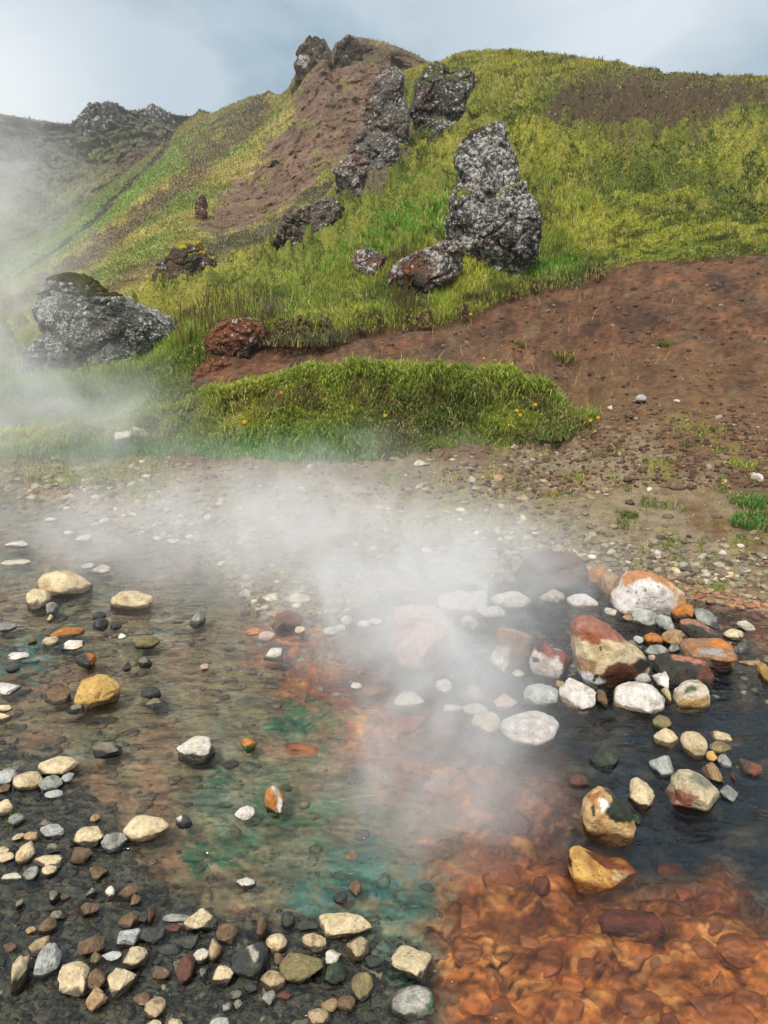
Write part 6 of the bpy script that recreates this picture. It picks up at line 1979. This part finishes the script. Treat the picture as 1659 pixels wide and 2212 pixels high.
EXPO, SUN_E = 0.48, 2.5
CLOUD_A, CLOUD_B = (1.35, 2.3, 3.0), (3.6, 4.3, 4.8)
STEAM = [
 # px, py, Y, rx, ry, rz, density, noise scale, cut, rot, seed
 (560, 1180, 4.3, 1.8, 1.0, 0.66, 1.6, 2.0, 0.40, 0, 1),
 (640, 1150, 4.2, 0.75, 0.6, 0.60, 2.3, 2.4, 0.39, 0, 21),
 (850, 1210, 3.9, 1.3, 0.9, 0.60, 1.7, 2.3, 0.40, 0, 2),
 (880, 1310, 3.0, 0.95, 0.5, 0.50, 3.7, 2.6, 0.38, 0, 3),
 (970, 1480, 2.4, 0.55, 0.4, 0.40, 4.0, 3.4, 0.38, 0, 4),
 (950, 1680, 1.9, 0.46, 0.38, 0.32, 3.4, 3.6, 0.39, 0, 5),
 (200, 1160, 4.4, 1.7, 0.9, 0.6, 1.1, 2.0, 0.42, 0, 6),
 (110, 930, 6.6, 1.7, 1.2, 1.0, 1.25, 1.5, 0.39, 0, 7),
 (-20, 740, 8.0, 1.3, 1.2, 1.6, 1.3, 1.2, 0.40, 0, 8),
 (-40, 480, 11, 2.0, 1.5, 2.6, 1.2, 1.0, 0.40, 0, 9),
 (780, 990, 5.9, 2.0, 0.7, 0.34, 0.8, 2.4, 0.42, 0, 10),
 (1080, 1240, 3.6, 0.9, 0.5, 0.42, 2.8, 3.0, 0.39, 0, 11),
 (420, 1060, 5.4, 0.9, 0.6, 0.7, 0.9, 2.2, 0.42, 0.5, 12),
]
for s in STEAM: steam(*s[:7], nscale=s[7], cut=s[8], rot=s[9], seed=s[10])

# air
HAZE = 0.0006
if HAZE:
    m = bpy.data.materials.new('air_haze')
    t = NT(m)
    out = t.n('ShaderNodeOutputMaterial')
    pv = t.n('ShaderNodeVolumePrincipled')
    pv.inputs['Color'].default_value = (0.92, 0.95, 1.0, 1)
    pv.inputs['Density'].default_value = HAZE
    t.l(pv.outputs[0], out.inputs['Volume'])
    x0, x1, y0, y1, z0, z1 = -420, 420, -255, 560, -1.75, 75
    V = np.array([(x, y, z) for z in (z0, z1) for y in (y0, y1) for x in (x0, x1)], float)
    F = np.array([[0, 2, 3, 1], [4, 5, 7, 6], [0, 1, 5, 4], [2, 6, 7, 3], [0, 4, 6, 2], [1, 3, 7, 5]])
    tag(mkobj('haze', V, F, m, smooth=False), 'thin pale haze in the air of the valley', 'haze', kind='stuff')

# ------------------------------------------------------------------ light
SUN_EL, SUN_AZ = math.radians(52), math.radians(205)     # azimuth clockwise from +Y: behind the camera, to the left
w = bpy.data.worlds.new('World')
SC.world = w
w.use_nodes = True
nt = w.node_tree
nt.nodes.clear()
class WT(NT):
    def __init__(self, tree): self.t = tree
t = WT(nt)
out = t.n('ShaderNodeOutputWorld')
bg = t.n('ShaderNodeBackground')
sky = t.n('ShaderNodeTexSky', sky_type='NISHITA')
sky.sun_disc = False
sky.sun_elevation = SUN_EL
sky.sun_rotation = SUN_AZ
sky.air_density = 1.0
sky.dust_density = 3.0
tc = t.n('ShaderNodeTexCoord')
mp = t.n('ShaderNodeMapping')
mp.inputs['Scale'].default_value = (1.0, 1.0, 1.6)
mp.inputs['Location'].default_value = (0.35, 0.0, 0.15)
t.l(tc.outputs['Generated'], mp.inputs['Vector'])
n1 = t.noise(mp.outputs[0], 3.2, 5, 0.5, 0.5)
cl = t.ramp(n1.outputs[0], [(0.38, 0.0), (0.60, 1.0)])
cloud = t.mixc(cl, CLOUD_A, CLOUD_B)
for (ax, el, wd, st) in ((-28, 10, 0.24, 1.2), (-22, 24, 0.30, 0.35), (18, 22, 0.28, 0.75), (2, 26, 0.16, 0.5), (14, 11, 0.16, 0.3)):   # bright openings in the cloud
    d = Vector((math.sin(math.radians(ax)) * math.cos(math.radians(el)), math.cos(math.radians(ax)) * math.cos(math.radians(el)), math.sin(math.radians(el))))
    dv = t.n('ShaderNodeVectorMath', operation='DISTANCE')
    t.l(tc.outputs['Generated'], dv.inputs[0])
    dv.inputs[1].default_value = d
    mr = t.n('ShaderNodeMapRange')
    mr.interpolation_type = 'SMOOTHSTEP'
    mr.inputs[1].default_value = wd
    mr.inputs[2].default_value = 0.0
    t.l(dv.outputs['Value'], mr.inputs[0])
    k = t.math('MULTIPLY', t.math('MULTIPLY', mr.outputs[0], st), t.math('ADD', n1.outputs[0], 0.4), clamp=True)
    cloud = t.mixc(k, cloud, (6.6, 6.9, 7.0))
sx = t.n('ShaderNodeSeparateXYZ')
t.l(tc.outputs['Generated'], sx.inputs[0])
hi = t.n('ShaderNodeMapRange')
hi.interpolation_type = 'SMOOTHSTEP'
hi.inputs[1].default_value = 0.30
hi.inputs[2].default_value = 0.62
t.l(sx.outputs['Z'], hi.inputs[0])
cloud = t.mixc(t.math('MULTIPLY', hi.outputs[0], t.math('ADD', n1.outputs[0], 0.35), clamp=True), cloud, (7.4, 7.8, 8.2))   # unseen upper sky, brightened to strengthen water reflections and ambient light
mixed = t.mixc(0.86, sky.outputs[0], cloud)
t.l(mixed, bg.inputs['Color'])
bg.inputs['Strength'].default_value = 0.11
t.l(bg.outputs[0], out.inputs[0])

sun = bpy.data.lights.new('sun', 'SUN')
sun.energy = SUN_E
sun.angle = math.radians(10)
sun.color = (1.0, 0.94, 0.85)
so = bpy.data.objects.new('sun', sun)
COL.objects.link(so)
dirv = Vector((math.sin(SUN_AZ) * math.cos(SUN_EL), math.cos(SUN_AZ) * math.cos(SUN_EL), math.sin(SUN_EL)))
so.rotation_euler = dirv.to_track_quat('Z', 'Y').to_euler()

# ------------------------------------------------------------------ camera and render settings
cam = bpy.data.cameras.new('camera')
cam.sensor_fit = 'VERTICAL'
cam.angle = VFOV
cam.clip_start = 0.05
cam.clip_end = 3000
co_ = bpy.data.objects.new('camera', cam)
co_.location = (0, 0, CAMH)
co_.rotation_euler = (math.radians(90) - PITCH, 0, 0)
COL.objects.link(co_)
SC.camera = co_
vs = SC.view_settings
vs.view_transform = 'Standard'
vs.look = 'None'
vs.exposure = EXPO
vs.gamma = 1.0
cy = SC.cycles
cy.use_denoising = True
cy.max_bounces = 6
cy.diffuse_bounces = 3
cy.glossy_bounces = 3
cy.transparent_max_bounces = 12
cy.volume_bounces = 4
cy.volume_step_rate = 1.0
cy.volume_max_steps = 256
cy.sample_clamp_indirect = 6
